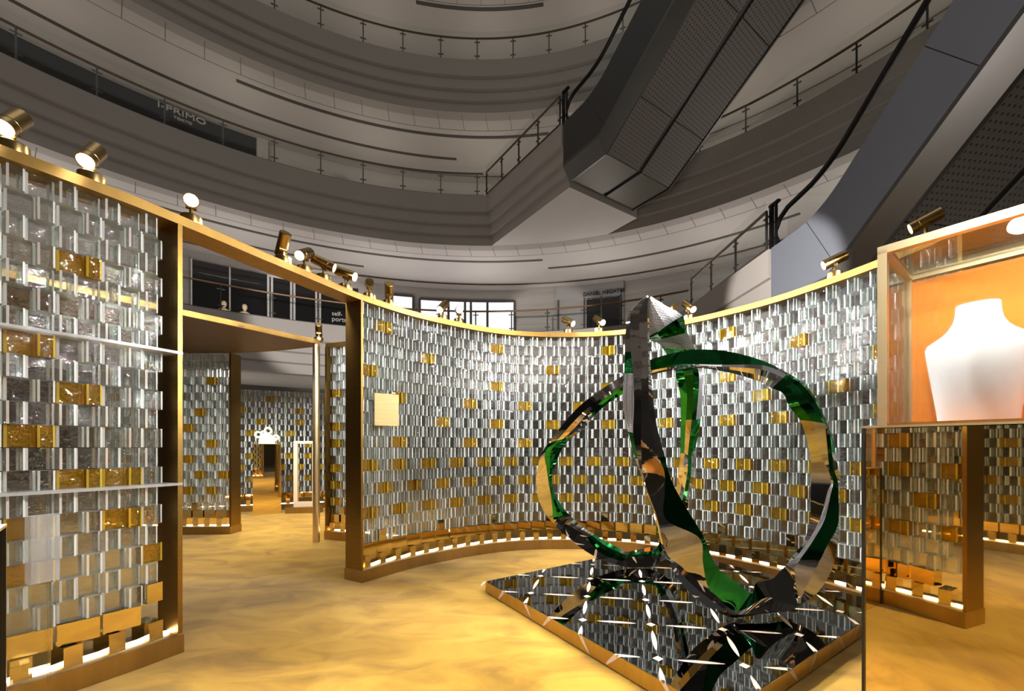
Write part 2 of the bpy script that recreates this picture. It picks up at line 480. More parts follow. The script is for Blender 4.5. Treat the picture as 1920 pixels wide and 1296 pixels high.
# brass plaque on the long screen
t = AB.at_px(714, tB0, tB0 + 1.5); q = AB.off(t, -.035); pl = thing('wall_plaque', 'square brushed brass plaque hung on the glass bricks beside the doorway post', 'plaque', (q.x, q.y, 1.66))
a = MB(); a.box((q.x, q.y, 1.678), (.24, .012, .325), AB.ang(t) - .35); a.build('plate', 'plaque', pl, (q.x, q.y, 1.66), bevel=.003)
for s_ in (-1, 1):
    w = Vector((math.cos(AB.ang(t) - .35), math.sin(AB.ang(t) - .35))) * .09 * s_; o = AB.out(t)
    a = MB(); a.tube([(q.x + w.x, q.y + w.y, 1.70), (q.x + w.x + o.x * .06, q.y + w.y + o.y * .06, 1.70)], .006, 8); a.build('standoff', 'brass', pl, (q.x, q.y, 1.66))

# ------------------------------------------------------------------ spotlights on the header
def make_spot():
    r = thing('spotlight', 'x', 'spotlight', group='gold spotlights on the header beams')
    a = MB(); a.lathe([(.0, 0), (.057, 0), (.058, .004), (.058, .046), (.052, .052), (0, .052)], 24); a.build('base', 'lamp', r, smooth=True)
    a = MB(); a.tube([(0, 0, .052), (0, 0, .105)], .011, 12); a.tube([(-.028, 0, .112), (.028, 0, .112)], .017, 12); a.build('stem', 'lamp', r, smooth=True)
    return r


def barrel(root, lit):
    """barrel along local -Z of an orientation matrix, pivot 3 cm above its middle"""
    return [(.0, .095), (.038, .095), (.043, .090), (.043, -.045), (.0415, -.047), (.0415, -.050), (.043, -.052), (.043, -.095), (.036, -.095), (.034, -.080), (0, -.080)]


spot_mesh_cache = {}
proto_spot = make_spot(); proto_used = []


def spot(x, y, z, target, lit, label, watts=0, cone=80, bright=False):
    if not proto_used: r = proto_spot; proto_used.append(1)
    else: r = copy_tree(proto_spot_base)
    r.location = (x, y, z); r['label'] = label
    d = (Vector(target) - Vector((x, y, z + .15))).normalized()
    r.rotation_euler = (0, 0, math.atan2(d.y, d.x) + PI / 2)
    Rz = r.rotation_euler.to_matrix()
    dl = Rz.transposed() @ d
    rot = dl.to_track_quat('-Z', 'Y').to_matrix().to_4x4()
    M4 = Matrix.Translation((0, 0, .158)) @ rot
    a = MB(); a.lathe([(r_, z_) for r_, z_ in [(.0, .095), (.038, .095), (.043, .090), (.043, -.044), (.0412, -.046), (.0412, -.050), (.043, -.052), (.043, -.095), (.037, -.095), (.035, -.078), (0, -.078)]], 28, M4)
    ba = a.build('barrel', 'lamp', r, smooth=True)
    a = MB(); a.lathe([(0, -.0770), (.034, -.0770), (.034, -.0860), (0, -.0860)], 24, M4)
    tag(a.build('lens', ('lensbright' if bright else 'lens') if lit else 'lampdark', ba), 'glowing white lens' if lit else None)
    if watts:
        l = bpy.data.lights.new('lamp_light', 'SPOT'); l.energy = watts; l.spot_size = math.radians(cone); l.spot_blend = .55
        l.shadow_soft_size = .035; l.color = (1, .96, .91)
        lo = bpy.data.objects.new('lamp_light', l); col.objects.link(lo); lo.parent = r
        lo.matrix_local = M4 @ Matrix.Translation((0, 0, -.10))
    return r


proto_spot_base = copy_tree(proto_spot)
W = 370
SP = [
    (24, 0, tA1, (-2.1, .85, 1.4), 1, 'lit gold spotlight above the near screen, closest to the photo edge', W * .7, 90, False),
    (172, 0, tA1, (-1.93, 1.1, 1.4), 1, 'second lit gold spotlight above the near screen, before the dark post', W * .7, 90, False),
    (358, 0, tB0, (.0, .0, 1.3), 1, 'blazing spotlight facing the viewer just above the dark doorway post', W * .5, 80, True),
    (531, 0, tB0, (-4.2, 5.2, 0), 0, 'unlit gold spotlight seen from behind above the doorway', 0, 0, False),
    (571, 0, tB0, (-1.95, .6, 1.1), 1, 'lit gold spotlight above the doorway tilted down and turned to the near screen', W * .7, 90, False),
    (607, 0, tB0, (1.7, 4.6, 1.5), 1, 'lit gold spotlight above the doorway pointing at the sculpture, second from the post', W, 95, False),
    (648, 0, tB0, (2.4, 3.7, 1.4), 1, 'lit gold spotlight right above the post where the long screen starts', W, 95, False),
    (692, tB0, AB.L, (.0, .3, 1.9), 0, 'unlit spotlight facing the viewer, its round reflector rings showing', 0, 0, False),
    (729, tB0, AB.L, (-2.6, 7, 1.5), 0, 'dark spotlight turned away in front of the lit shop windows', 0, 0, False),
    (831, tB0, AB.L, (-1.9, 2.2, .6), 1, 'gold spotlight tilted steeply down, first one before the large lit window', W * .8, 95, False),
    (860, tB0, AB.L, (.6, -1.0, 1.2), 1, 'upright gold spotlight in front of the large lit window', W, 100, False),
    (1066, tB0, AB.L, (2.45, 3.6, 1.3), 1, 'lit gold spotlight in front of the grey corner shop, further from the sculpture', W, 95, False),
    (1123, tB0, AB.L, (2.3, 2.6, .9), 1, 'lit gold spotlight in front of the grey corner shop, beside the sculpture', W, 95, False),
    (1258, tB0, AB.L, (.5, 8, 2.4), 0, 'dark spotlight half hidden behind the top of the sculpture', 0, 0, False),
    (1291, tB0, AB.L, (2.5, 3.0, 1.3), 1, 'lit gold spotlight just beyond the sculpture top below the glass balustrade', W, 95, False),
    (1566, tB0, AB.L, (-.9, 4.7, 1.4), 1, 'lit gold spotlight at the far wall end below the dark escalator', W, 95, False),
    (1738, tB0, AB.L, (-.2, 5.0, 1.5), 1, 'gold spotlight above the orange display case', W, 95, False),
]
for px, lo, hi, tg, lit, lab, w, cone, br in SP:
    t = AB.at_px(px, lo, hi); q = AB.off(t, .058); spot(q.x, q.y, ZT, tg, lit, lab, w, cone, br)

# ------------------------------------------------------------------ second room beyond the doorway
can_f = [(-4.6, 3.2), (-4.15, 3.95), (-3.874, 4.45), (-3.566, 4.905), (-3.366, 5.30), (-3.08, 5.70)]
can_b = [(-3.26, 5.86), (-3.91, 6.10), (-4.55, 6.24), (-5.4, 6.24), (-6.2, 6.1)]
cn = thing('canopy', 'wide brown canopy with a gold rim over the second doorway', 'canopy', (-3.1, 5.75, 0)); oc = (-3.1, 5.75, 0)
a = MB(); a.prism(can_f + can_b + [(-6.6, 4.6)], ZB, ZB + .02); a.build('underside', 'brown', cn, oc)
a = MB(); cp = Path(can_f, 1, 2); cp.strip(a, 0, cp.L, [(-.006, ZB - .004), (.02, ZB - .004), (.02, ZT), (-.006, ZT)]); a.build('rim', 'gold_beam', cn, oc)
a = MB(); cp2 = Path(can_b[::-1], -1, 2); cp2.strip(a, 0, cp2.L, [(-.004, ZB - .004), (.02, ZB - .004), (.02, ZT), (-.004, ZT)]); a.build('rear_rim', 'gold_beam', cn, oc)
a = MB(); a.tube([(-3.13, 5.72, 0), (-3.13, 5.72, ZB)], .045, 20); a.build('column', 'brass', cn, oc, smooth=True)
pD = Path([(-6.9, 6.35), (-6.2, 6.24), (-5.3, 6.20), (-4.69, 6.24)], 1, 1)
screen('glass brick screen under the brown canopy, ending in a plain gold post', pD, 0, pD.L, (True, True))
pF = Path([(-3.10, 5.90), (-2.5, 5.70), (-1.9, 5.42)], 1, 1)
screen('narrow glass brick screen between the round gold column and the long screen', pF, 0, pF.L, (True, False), header=True, gold=lambda k, i: k in (3, 5, 7, 10, 12, 16) and i % 2 == 0)
for px, tg, lab in ((601, (-4.2, 8, 1), 'small gold spotlight at the canopy tip above the round column'),):
    spot(-3.13, 5.78, ZT, tg, 0, lab)
q = pF.off(.35, .1); spot(q.x, q.y, ZT, (-3.4, 9, .6), 0, 'small dark spotlight on the narrow screen behind the doorway')
q = pF.off(.62, .1); spot(q.x, q.y, ZT, (-1.2, 7.5, 1.6), 0, 'small gold spotlight tilted up on the narrow screen behind the doorway post')
pE = Path([(-7.4, 8.0), (-6.5, 8.25), (-5.6, 8.62), (-4.7, 8.98), (-3.6, 9.25)], 1, 1)
screen('farthest glass brick screen at the back of the second room', pE, 0, pE.L, (False, False), ncourse=20)
# far cream frame on its plinth
fr = thing('display_stand', 'cream upright frame on a low plinth before the farthest screen', 'frame', (-4.75, 8.28, 0)); of = (-4.75, 8.28, 0)
fa = .15
for name, cx_, z, dx, dz in (('upright', -.17, .77, .07, 1.30), ('upright', .17, .77, .07, 1.30), ('top_rail', 0, 1.40, .41, .05), ('bottom_rail', 0, .17, .41, .10)):
    a = MB(); a.box((-4.75 + cx_, 8.28 + cx_ * fa, z), (dx, .06, dz), fa); a.build(name, 'cream', fr, of)
a = MB(); a.box((-4.77, 8.29, .06), (.62, .22, .12), fa); a.build('plinth', 'bronze', fr, of)
# far mirrored pedestal with the glowing display
mp_ = thing('mirror_pedestal', 'gold mirrored pedestal in the second room carrying a glowing cream ornament', 'pedestal', (-5.355, 8.05, 0)); om = (-5.355, 8.05, 0)
ma = math.atan2(.27, .37)
w_ = Vector((math.cos(ma), math.sin(ma))); n_ = Vector((-w_.y, w_.x)); c_ = Vector((-5.355, 8.05)) + n_ * .17
a = MB(); a.box((c_.x, c_.y, .68), (.46, .34, 1.36), ma); a.build('body', 'mirror', mp_, om)
a = MB(); a.box((c_.x, c_.y, 1.365), (.47, .35, .012), ma); a.build('top', 'gold', mp_, om)
on = thing('display_ornament', 'small glowing cream ornament of a rounded cone and rings on the far pedestal', 'ornament', (c_.x, c_.y, 1.371)); oo = (c_.x, c_.y, 1.371)
a = MB(); a.lathe([(0, 1.371), (.14, 1.371), (.125, 1.45), (.10, 1.52), (.055, 1.56), (0, 1.57)], 20, Matrix.Translation((c_.x, c_.y, 0))); a.build('cone', 'neon', on, oo, smooth=True)
for dx, z, r in ((.02, 1.63, .055), (-.14, 1.55, .05), (.15, 1.50, .04), (-.06, 1.58, .03)):
    a = MB(); pts = [(c_.x + w_.x * (dx + r * math.cos(k * PI / 10)), c_.y + w_.y * (dx + r * math.cos(k * PI / 10)), z + r * math.sin(k * PI / 10)) for k in range(21)]
    a.tube(pts, .017, 8); a.build('ring', 'neon', on, oo, smooth=True)

# ------------------------------------------------------------------ screens behind the viewer (seen in the mirrored pedestal)
pG = Path([(-1.30, -.46), (-1.72, -.15), (-2.2, .42)], -1, 1)
pG2 = Path([(-1.26, -.473), (-1.72, -.15), (-2.15, .30)], 1, 1)
screen('glass brick screen behind the viewer, seen only in the mirrored pedestal', Path([(-2.0, .08), (-1.72, -.15), (-1.26, -.47)], -1, 1), 0, .895, (False, True), header=True)
screen('glass brick screen behind the viewer facing the sculpture, seen only as its reflection', Path([(1.7, -1.0), (.9, -1.5), (-.1, -1.7)], 1, 1), 0, 1.8, (True, True), header=True)
screen('far glass brick screen reflected at the edge of the mirrored pedestal', Path([(-2.7, -3.9), (-3.6, -3.0), (-4.6, -2.0)], 1, 1), 0, 2.7, (False, False), header=True)

# ------------------------------------------------------------------ vitrines
def vitrine(label, corner, u, n, width, depth, hp, hc, inset=.04, orange=True):
    """corner: front left corner on the floor; u: along the front; n: into the case"""
    u = Vector((*u, 0)).normalized(); n = Vector((*n, 0)).normalized(); c = Vector((*corner, 0)); org = c
    ang = math.atan2(u.y, u.x)
    def P(a, b, z): return c + u * a + n * b + Vector((0, 0, z))
    r = thing('display_vitrine', label, 'display case', org)
    a = MB(); a.box(P(width / 2, depth / 2, hp / 2), (width - .012, depth - .012, hp - .01), ang); a.build('mirror_pedestal', 'mirror', r, org)
    a = MB()
    for x, y in ((.003, .003), (width - .003, .003), (.003, depth - .003), (width - .003, depth - .003)):
        a.box(P(x, y, hp / 2), (.007, .007, hp), ang)
    a.build('corner_trim', 'black', r, org)
    a = MB(); a.box(P(width / 2, depth / 2, hp), (width + .002, depth + .002, .006), ang); a.build('top_plate', 'brass', r, org)
    x0, x1, y0, y1, z0, z1 = inset, width - inset, inset, depth - inset / 2, hp + .004, hp + hc
    b = .011
    for x in (x0, x1):
        for y in (y0, y1):
            a = MB(); a.box(P(x, y, (z0 + z1) / 2), (b * 2, b * 2, z1 - z0), ang); a.build('brass_post', 'brass', r, org)
    for y in (y0, y1):
        a = MB(); a.box(P((x0 + x1) / 2, y, z1), (x1 - x0 + 2 * b, 2 * b, 2 * b), ang); a.build('brass_rail', 'brass', r, org)
    for x in (x0, x1):
        a = MB(); a.box(P(x, (y0 + y1) / 2, z1), (2 * b, y1 - y0, 2 * b), ang); a.build('brass_rail', 'brass', r, org)
    a = MB(); a.box(P((x0 + x1) / 2, y0, (z0 + z1) / 2), (x1 - x0 - 2 * b, .006, z1 - z0 - b), ang); a.build('glass_pane', 'acrylic', r, org)
    for x in (x0, x1):
        a = MB(); a.box(P(x, (y0 + y1) / 2, (z0 + z1) / 2), (.006, y1 - y0 - 2 * b, z1 - z0 - b), ang); a.build('glass_pane', 'acrylic', r, org)
    a = MB(); a.box(P((x0 + x1) / 2, (y0 + y1) / 2, z1 + .004), (x1 - x0 - 2 * b, y1 - y0 - 2 * b, .006), ang); a.build('glass_lid', 'acrylic', r, org)
    a = MB(); a.box(P((x0 + x1) / 2, y1 - .018, (z0 + z1) / 2 - .008), (x1 - x0 - 2 * b, .008, z1 - z0 - .03), ang); tag(a.build('back_panel', 'orange', r, org), 'bright orange back panel')
    a = MB(); a.box(P((x0 + x1) / 2, (y0 + y1) / 2, hp + .008), (x1 - x0 - 2 * b, y1 - y0 - 2 * b, .008), ang); a.build('case_floor', 'orange', r, org)
    # strip lamp in the case head
    l = bpy.data.lights.new('case_light', 'AREA'); l.shape = 'RECTANGLE'; l.size = width * .8; l.size_y = .05; l.energy = 4.5; l.color = (1, .90, .80)
    lo = bpy.data.objects.new('case_light', l); col.objects.link(lo); lo.parent = r
    lo.location = u * (width / 2) + n * (y0 + .035) + Vector((0, 0, z1 - .02)); lo.rotation_euler = (math.radians(28), 0, ang)
    return P


uV, nV = (.623, -.783), (.783, .623)
PV = vitrine('glass display case with an orange back on a gold mirrored pedestal, holding the white bust', (.917, 1.2), uV, nV, .92, .37, 1.358, .505)
vitrine('second mirrored display case just showing at the photo edge beside the near screen', (-1.690, -.125), (.70, .717), (-.717, .70), 1.10, .35, 1.13, .50)
# white necklace bust
bc = PV(.212, .20, 1.371); ang = math.atan2(uV[1], uV[0])
bs = thing('necklace_bust', 'white necklace display bust standing in the orange case', 'bust', bc, ang)
prof = [(0, .103, .050, .010), (.03, .106, .056, .006), (.08, .114, .060, 0), (.14, .124, .060, -.004), (.19, .133, .056, -.004), (.212, .136, .050, -.002), (.226, .131, .045, 0), (.238, .112, .042, .004), (.250, .092, .041, .008), (.265, .076, .040, .012), (.285, .064, .040, .016), (.305, .059, .040, .019), (.332, .057, .041, .022)]
a = MB(); rows = []
for z, wx, wy, oy in prof:
    rows.append([Vector((.79 * wx * math.copysign(abs(math.cos(k * 2 * PI / 40)) ** .8, math.cos(k * 2 * PI / 40)), oy + wy * math.copysign(abs(math.sin(k * 2 * PI / 40)) ** .9, math.sin(k * 2 * PI / 40)), z)) for k in range(40)])
a.sweep(rows); a.build('torso', 'white', bs, smooth=True)
a = MB(); a.box((0, .075, .12), (.05, .012, .24)); a.build('rear_strut', 'orange', bs)

# ------------------------------------------------------------------ sculpture platform
ga = .4587; gX, gZ, gth = -.0691 * ga, 8.4145 * ga, .16718; PH = .1055
def G(i, j, z=0.0):
    c, s = math.cos(gth), math.sin(gth)
    return Vector((gX + (i * c - j * s) * ga, gZ - (i * s + j * c) * ga, z))
def UV(u, v, z=0.0): return G((u + v) / 2, (u - v) / 2, z)
U0, U1, V0, V1 = -.5, 6.5, -1.5, 5.5
cor = [UV(U1, V0), UV(U1, V1), UV(U0, V1), UV(U0, V0)]
cen = UV((U0 + U1) / 2, (V0 + V1) / 2)
pf = thing('display_platform', 'low square black mirrored platform with gold sides and star inlays under the sculpture', 'platform', (cen.x, cen.y, 0)); op = (cen.x, cen.y, 0)
sgn = 1 if (cor[1] - cor[0]).cross(cor[2] - cor[1]).z > 0 else -1
poly = [(p.x, p.y) for p in (cor if sgn > 0 else cor[::-1])]
def inset(poly, d):
    c = Vector((sum(p[0] for p in poly) / 4, sum(p[1] for p in poly) / 4)); return [tuple(Vector(p) + (c - Vector(p)).normalized() * d * 1.414) for p in poly]
a = MB(); a.prism(poly, .012, PH - .004); a.build('gold_side', 'platformside', pf, op)
a = MB(); a.prism(inset(poly, .03), 0, .0125); a.build('recessed_foot', 'black', pf, op)
a = MB(); a.prism(inset(poly, .004), PH - .004, PH); a.build('mirror_top', 'blackmirror', pf, op)
inl = MB()
def flat(pts): # pts in grid (i, j); cut and fold over the platform edge
    out_top = []; z = PH + .0012
    inl.add([G(i, j, z) for i, j in pts], [tuple(range(len(pts)))])
def arm(p, d, half=None):
    """slender leaf from p along d (grid units), centre p; half = (which side of the edge)"""
    w = .031; L = .29; pr = (-d[1], d[0]); top = []; n = 10
    for k in range(-n, n + 1):
        x = k / n; top.append((x * L, w * (1 - x * x) ** .8))
    if half is None:
        pts = [(p[0] + d[0] * a_ + pr[0] * b_, p[1] + d[1] * a_ + pr[1] * b_) for a_, b_ in top] + [(p[0] + d[0] * a_ - pr[0] * b_, p[1] + d[1] * a_ - pr[1] * b_) for a_, b_ in top[::-1][1:-1]]
        flat(pts); return
    ax, lim, sg = half            # ax 'u'/'v', limiting value, sg: inside is sg*(value-lim) > 0
    quads = []
    for k in range(-n * 2, n * 2):
        x0, x1 = k / (2 * n), (k + 1) / (2 * n)
        q = []
        for x, s_ in ((x0, -1), (x1, -1), (x1, 1), (x0, 1)):
            b_ = w * max(0, 1 - x * x) ** .8 * s_; i_ = p[0] + d[0] * x * L + pr[0] * b_; j_ = p[1] + d[1] * x * L + pr[1] * b_
            u_, v_ = i_ + j_, i_ - j_
            val = (u_ if ax == 'u' else v_); e = sg * (val - lim)
            if e >= 0: q.append(UV(u_, v_, PH + .0012))
            else:
                dn = -e * ga / math.sqrt(2); mg = .0012 * math.sqrt(2) / ga
                if ax == 'u': pt = UV(lim - sg * mg, v_, PH - dn)
                else: pt = UV(u_, lim - sg * mg, PH - dn)
                pt.z = max(pt.z, .014); q.append(pt)
        quads.append(q)
    for q in quads: inl.add(q, [(0, 1, 2, 3)])
for i in range(-2, 8):
    for j in range(-5, 7):
        u_, v_ = i + j, i - j
        if U0 < u_ < U1 and V0 < v_ < V1:
            r_ = .066; flat([(i + r_, j), (i, j + r_), (i - r_, j), (i, j - r_)])
        for d in ((1, 0), (0, 1)):
            p = (i + d[0] * .5, j + d[1] * .5); u_, v_ = p[0] + p[1], p[0] - p[1]
            if U0 + .01 < u_ < U1 - .01 and V0 + .01 < v_ < V1 - .01: arm(p, d)
            elif V0 - .01 < v_ < V1 + .01 and abs(u_ - U0) < .02: arm(p, d, ('u', U0, 1))
            elif V0 - .01 < v_ < V1 + .01 and abs(u_ - U1) < .02: arm(p, d, ('u', U1, -1))
            elif U0 - .01 < u_ < U1 + .01 and abs(v_ - V0) < .02: arm(p, d, ('v', V0, 1))
            elif U0 - .01 < u_ < U1 + .01 and abs(v_ - V1) < .02: arm(p, d, ('v', V1, -1))
tag(inl.build('inlay_pattern', 'rose', pf, op, recalc=False), 'rose gold star inlay pattern')

# ------------------------------------------------------------------ twisted mirror sculpture
S = [
 (2.80, [(1207,557),(1210,556),(1213,555.5),(1215,555),(1217,554)], 'cccc'),
 (2.80, [(1180,585),(1184,585),(1199,584),(1214,584),(1217.5,584)], 'cccc'),
 (2.80, [(1173.5,618),(1181,618),(1199,618),(1214,618),(1217.5,618)], 'cccc'),
 (2.80, [(1172,660),(1183,660),(1203,660),(1215,660),(1218,660)], 'gccc'),
 (2.80, [(1170,700),(1187,700),(1203,700),(1216,700),(1221,700)], 'pccc'),
 (2.80, [(1168,760),(1189,760),(1202.5,760),(1217,760),(1226,760)], 'pccc'),
 (2.80, [(1178,810),(1187,812),(1202,812),(1223,808),(1233,805)], 'gccc'),
 (2.80, [(1191,860),(1196,861),(1203,862),(1236,858),(1246.5,856)], 'cccg'),
 (2.79, [(1201,890),(1203,891),(1206,892),(1246,888),(1254,886)], 'cccg'),
 (2.78, [(1211,922),(1213,923),(1215,924),(1246.5,924),(1266,916)], 'cccg'),
 (2.77, [(1226,966),(1228,967),(1231,968),(1248.6,974),(1290,958)], 'cccg'),
 (2.78, [(1240,1026),(1243,1030),(1249,1036),(1311,1009),(1319,1006)], 'cccg'),
 (2.80, [(1266,1076),(1271,1069),(1277,1062),(1318,1056),(1336,1049)], 'cccg'),
 (2.83, [(1297,1116),(1306,1104),(1314,1094),(1327,1099),(1352,1072)], 'cccg'),
 (2.85, [(1330,1139),(1337,1128),(1343,1119),(1348,1121),(1379,1091)], 'cccg'),
 (2.87, [(1367,1157),(1373,1152),(1379,1149),(1384,1146),(1410,1113)], 'cccg'),
]
S2 = [
 (2.87, [(1392,1157),(1396,1154),(1400,1152),(1436,1121),(1418,1093)], 'ggcc'),
 (2.90, [(1436,1151),(1441,1149),(1447,1147),(1465,1129),(1447,1086)], 'ggcc'),
 (2.95, [(1482,1143),(1488,1141),(1494,1138),(1502,1131),(1462,1072)], 'cccc'),
 (2.98, [(1531,1113),(1517,1090),(1490,1070),(1480,1063),(1475,1058)], 'ccpc'),
 (3.00, [(1560,1068),(1538,1050),(1500,1050),(1492,1046),(1487,1041)], 'cgpc'),
 (3.02, [(1569,1027),(1551,1023),(1522,1018),(1514,1017),(1507,1016)], 'cgpc'),
 (3.04, [(1573.5,985),(1571,984),(1545,977),(1537,974),(1519,970)], 'cgpc'),
 (3.05, [(1574.5,930),(1572,929),(1558,926),(1551,924),(1520,922)], 'cgpc'),
 (3.05, [(1574,905),(1571,904),(1562,904),(1558,904),(1521,903)], 'cgcc'),
]
S = S + S2
# upper right side, top arc, left lobe, back strand
S3 = [
 (3.04, [(1572.6,882),(1564,880),(1555,879),(1552,879),(1521,878)], 'cgcc'),
 (3.02, [(1567,850),(1560,848),(1552,848),(1535,849),(1518,850)], 'ggcc'),
 (2.98, [(1561,822),(1556,815),(1549,817),(1531,819),(1512,821)], 'gccc'),
 (2.96, [(1553,799),(1549,797),(1544,794),(1522,790),(1500,788)], 'gggg'),
 (2.96, [(1534,754),(1530,755),(1519,757),(1500,760),(1480,763)], 'gggg'),
 (2.99, [(1509,721),(1505,722),(1497,726),(1483,732),(1468,738)], 'gggg'),
 (3.04, [(1478,700),(1474,703),(1468,709),(1458,718),(1447,728)], 'cccc'),
 (3.10, [(1450,685),(1448,690),(1444,698),(1438,709),(1432,720)], 'gccc'),
 (3.17, [(1420,673),(1420,684),(1420,692),(1420,703),(1420,714)], 'gccc'),
 (3.26, [(1380,662),(1380,684),(1380,689),(1380,695),(1380,702)], 'gccc'),
 (3.33, [(1340,656),(1340,684),(1340,687),(1340,690),(1340,694)], 'gccc'),
 (3.39, [(1300,656),(1300,683),(1300,685),(1300,687),(1300,690)], 'ggcc'),
 (3.43, [(1260,663),(1260,684),(1260,688),(1260,691),(1260,695)], 'ggcc'),
 (3.47, [(1222,674),(1222,690),(1222,695),(1222,700),(1222,704)], 'ggcc'),
 (3.53, [(1195,690),(1195,702),(1195,708),(1195,714),(1195,720)], 'ccgg'),
 (3.65, [(1170.5,703),(1170.5,716),(1170,722),(1170,730),(1169.5,738)], 'ccgg'),
 (3.75, [(1131,728),(1136,740),(1138,745),(1141,750),(1143,754)], 'ccgg'),
 (3.85, [(1088,760),(1098,769),(1104,773),(1110,777),(1114,780)], 'cccc'),
 (3.92, [(1058,793),(1070,797),(1080,800),(1088,802),(1094,804)], 'cccc'),
 (3.98, [(1028,831),(1045,826),(1056,823),(1066,820),(1076,818)], 'gggg'),
 (4.02, [(1014,856),(1022,848),(1034,844),(1045,840),(1056,838)], 'cggg'),
 (4.06, [(1006,888),(1025,879),(1031,878),(1036,877),(1040,876)], 'cggg'),
 (4.08, [(1005,907),(1029,908),(1031,905),(1033,902),(1035,900)], 'cggg'),
 (4.10, [(1010,937),(1033,929),(1035,928),(1037,927),(1040,926)], 'cggg'),
 (4.12, [(1021,961),(1036,957),(1043,956),(1050,956),(1058,955)], 'cggg'),
 (4.13, [(1034,978),(1039,975),(1048,973),(1060,970),(1070,968)], 'cccc'),
 (4.14, [(1057,1001),(1066,994),(1074,990),(1081,987),(1089,985)], 'cccc'),
 (4.14, [(1082,1022),(1098,1010),(1104,1007),(1109,1004),(1113,1002)], 'cggg'),
 (4.14, [(1105,1038),(1122,1034),(1130,1029),(1136,1024),(1141,1018)], 'cggg'),
 (4.13, [(1128,1050),(1145,1046),(1153,1041),(1160,1035),(1166,1030)], 'cggc'),
 (4.12, [(1166,1062),(1169,1052),(1172,1046),(1176,1041),(1179,1036)], 'ccgg'),
 (4.12, [(1198,1064),(1198,1050),(1200,1043),(1202,1039),(1204,1035)], 'ccgg'),
 (4.12, [(1228,1060),(1232,1048),(1231,1042),(1229,1036),(1228,1031)], 'ccgg'),
 (4.12, [(1264,1032),(1257,1025),(1250,1019),(1244,1015),(1239,1011)], 'cccc'),
 (4.10, [(1284,970),(1278,968),(1272,967),(1266,966),(1260,965)], 'cgcc'),
 (4.06, [(1302,890),(1295,892),(1288,893),(1280,893),(1271,893)], 'cgcc'),
 (4.01, [(1304,845),(1297,848),(1290,850),(1283,850),(1276,850)], 'ggcg'),
 (3.93, [(1314,786),(1305,787),(1297,787),(1286,788),(1276.5,789)], 'pggg'),
 (3.87, [(1317,746),(1309,745),(1300,742),(1288,744),(1276,746)], 'pggg'),
 (3.82, [(1317,709),(1311,712),(1300,706),(1284,708),(1268,710)], 'pggg'),
 (3.78, [(1315,690),(1308,690),(1296,688),(1280,689),(1264,690)], 'gggg'),
 (3.52, [(1304,655),(1296,654),(1285,655),(1262,652),(1240,649)], 'pppp'),
 (3.28, [(1289,624),(1272,628),(1256,632),(1240,636),(1222,640)], 'gggg'),
 (3.05, [(1279,592),(1263,602),(1248,612),(1232,622),(1216,631)], 'pppp'),
 (2.94, [(1250,574),(1242,581),(1234,589),(1225,598),(1217,607)], 'pppp'),
 (2.81, [(1221,556),(1219,557),(1218,558),(1217,559),(1216,560)], 'cccc'),
]
S = S + S3
MI = {'c': 0, 'g': 1, 'p': 2}
stations = []
for Y, pts, mm in S:
    w = max((Vector(pts[0]) - Vector(pts[4])).length, (Vector(pts[0]) - Vector(pts[2])).length) * Y / F
    w = max(.05, min(w, .22)); dy = (0, -.13 * w, -.19 * w, -.13 * w, 0)
    cx_ = sum(p[0] for p in pts) / 5; cy_ = sum(p[1] for p in pts) / 5
    e = [at(p[0], p[1], Y + d) for p, d in zip(pts, dy)] + [at(cx_, cy_, Y + .42 * w + .015)]
    for q in e: q.z = max(q.z, PH + .001)
    stations.append((e, [MI[x] for x in mm] + [0, 0]))
SUB = 8
rows, rmats = [], []
def cr(p0, p1, p2, p3, t):
    return .5 * ((2 * p1) + (-p0 + p2) * t + (2 * p0 - 5 * p1 + 4 * p2 - p3) * t * t + (-p0 + 3 * p1 - 3 * p2 + p3) * t ** 3)
for i in range(len(stations) - 1):
    st_ = [stations[max(0, min(len(stations) - 1, i + k))][0] for k in (-1, 0, 1, 2)]
    for s_ in range(SUB):
        rows.append([cr(*(st_[k][e] for k in range(4)), s_ / SUB) for e in range(6)]); rmats.append(stations[i][1])
rows.append(stations[-1][0])
for r in rows:
    for q in r: q.z = max(q.z, PH + .0008)
nr = len(rows)
faces = {}
for i in range(nr - 1):
    for k in range(6):
        faces[(i, k)] = rmats[i][k]
# connected panels of one material become parts
seen = {}; panels = []
for key, m_ in faces.items():
    if key in seen: continue
    stack, comp = [key], []; seen[key] = 1
    while stack:
        i, k = stack.pop(); comp.append((i, k))
        for nb in ((i + 1, k), (i - 1, k), (i, (k + 1) % 6), (i, (k - 1) % 6)):
            if nb in faces and nb not in seen and faces[nb] == m_: seen[nb] = 1; stack.append(nb)
    panels.append((m_, comp))
base_pt = at(1300, 1100, 3.4)
sc = thing('ribbon_sculpture', 'tall twisted ribbon sculpture of mirror steel and green panels on the black platform', 'sculpture', (1.25, 3.4, PH)); osc = (1.25, 3.4, PH)
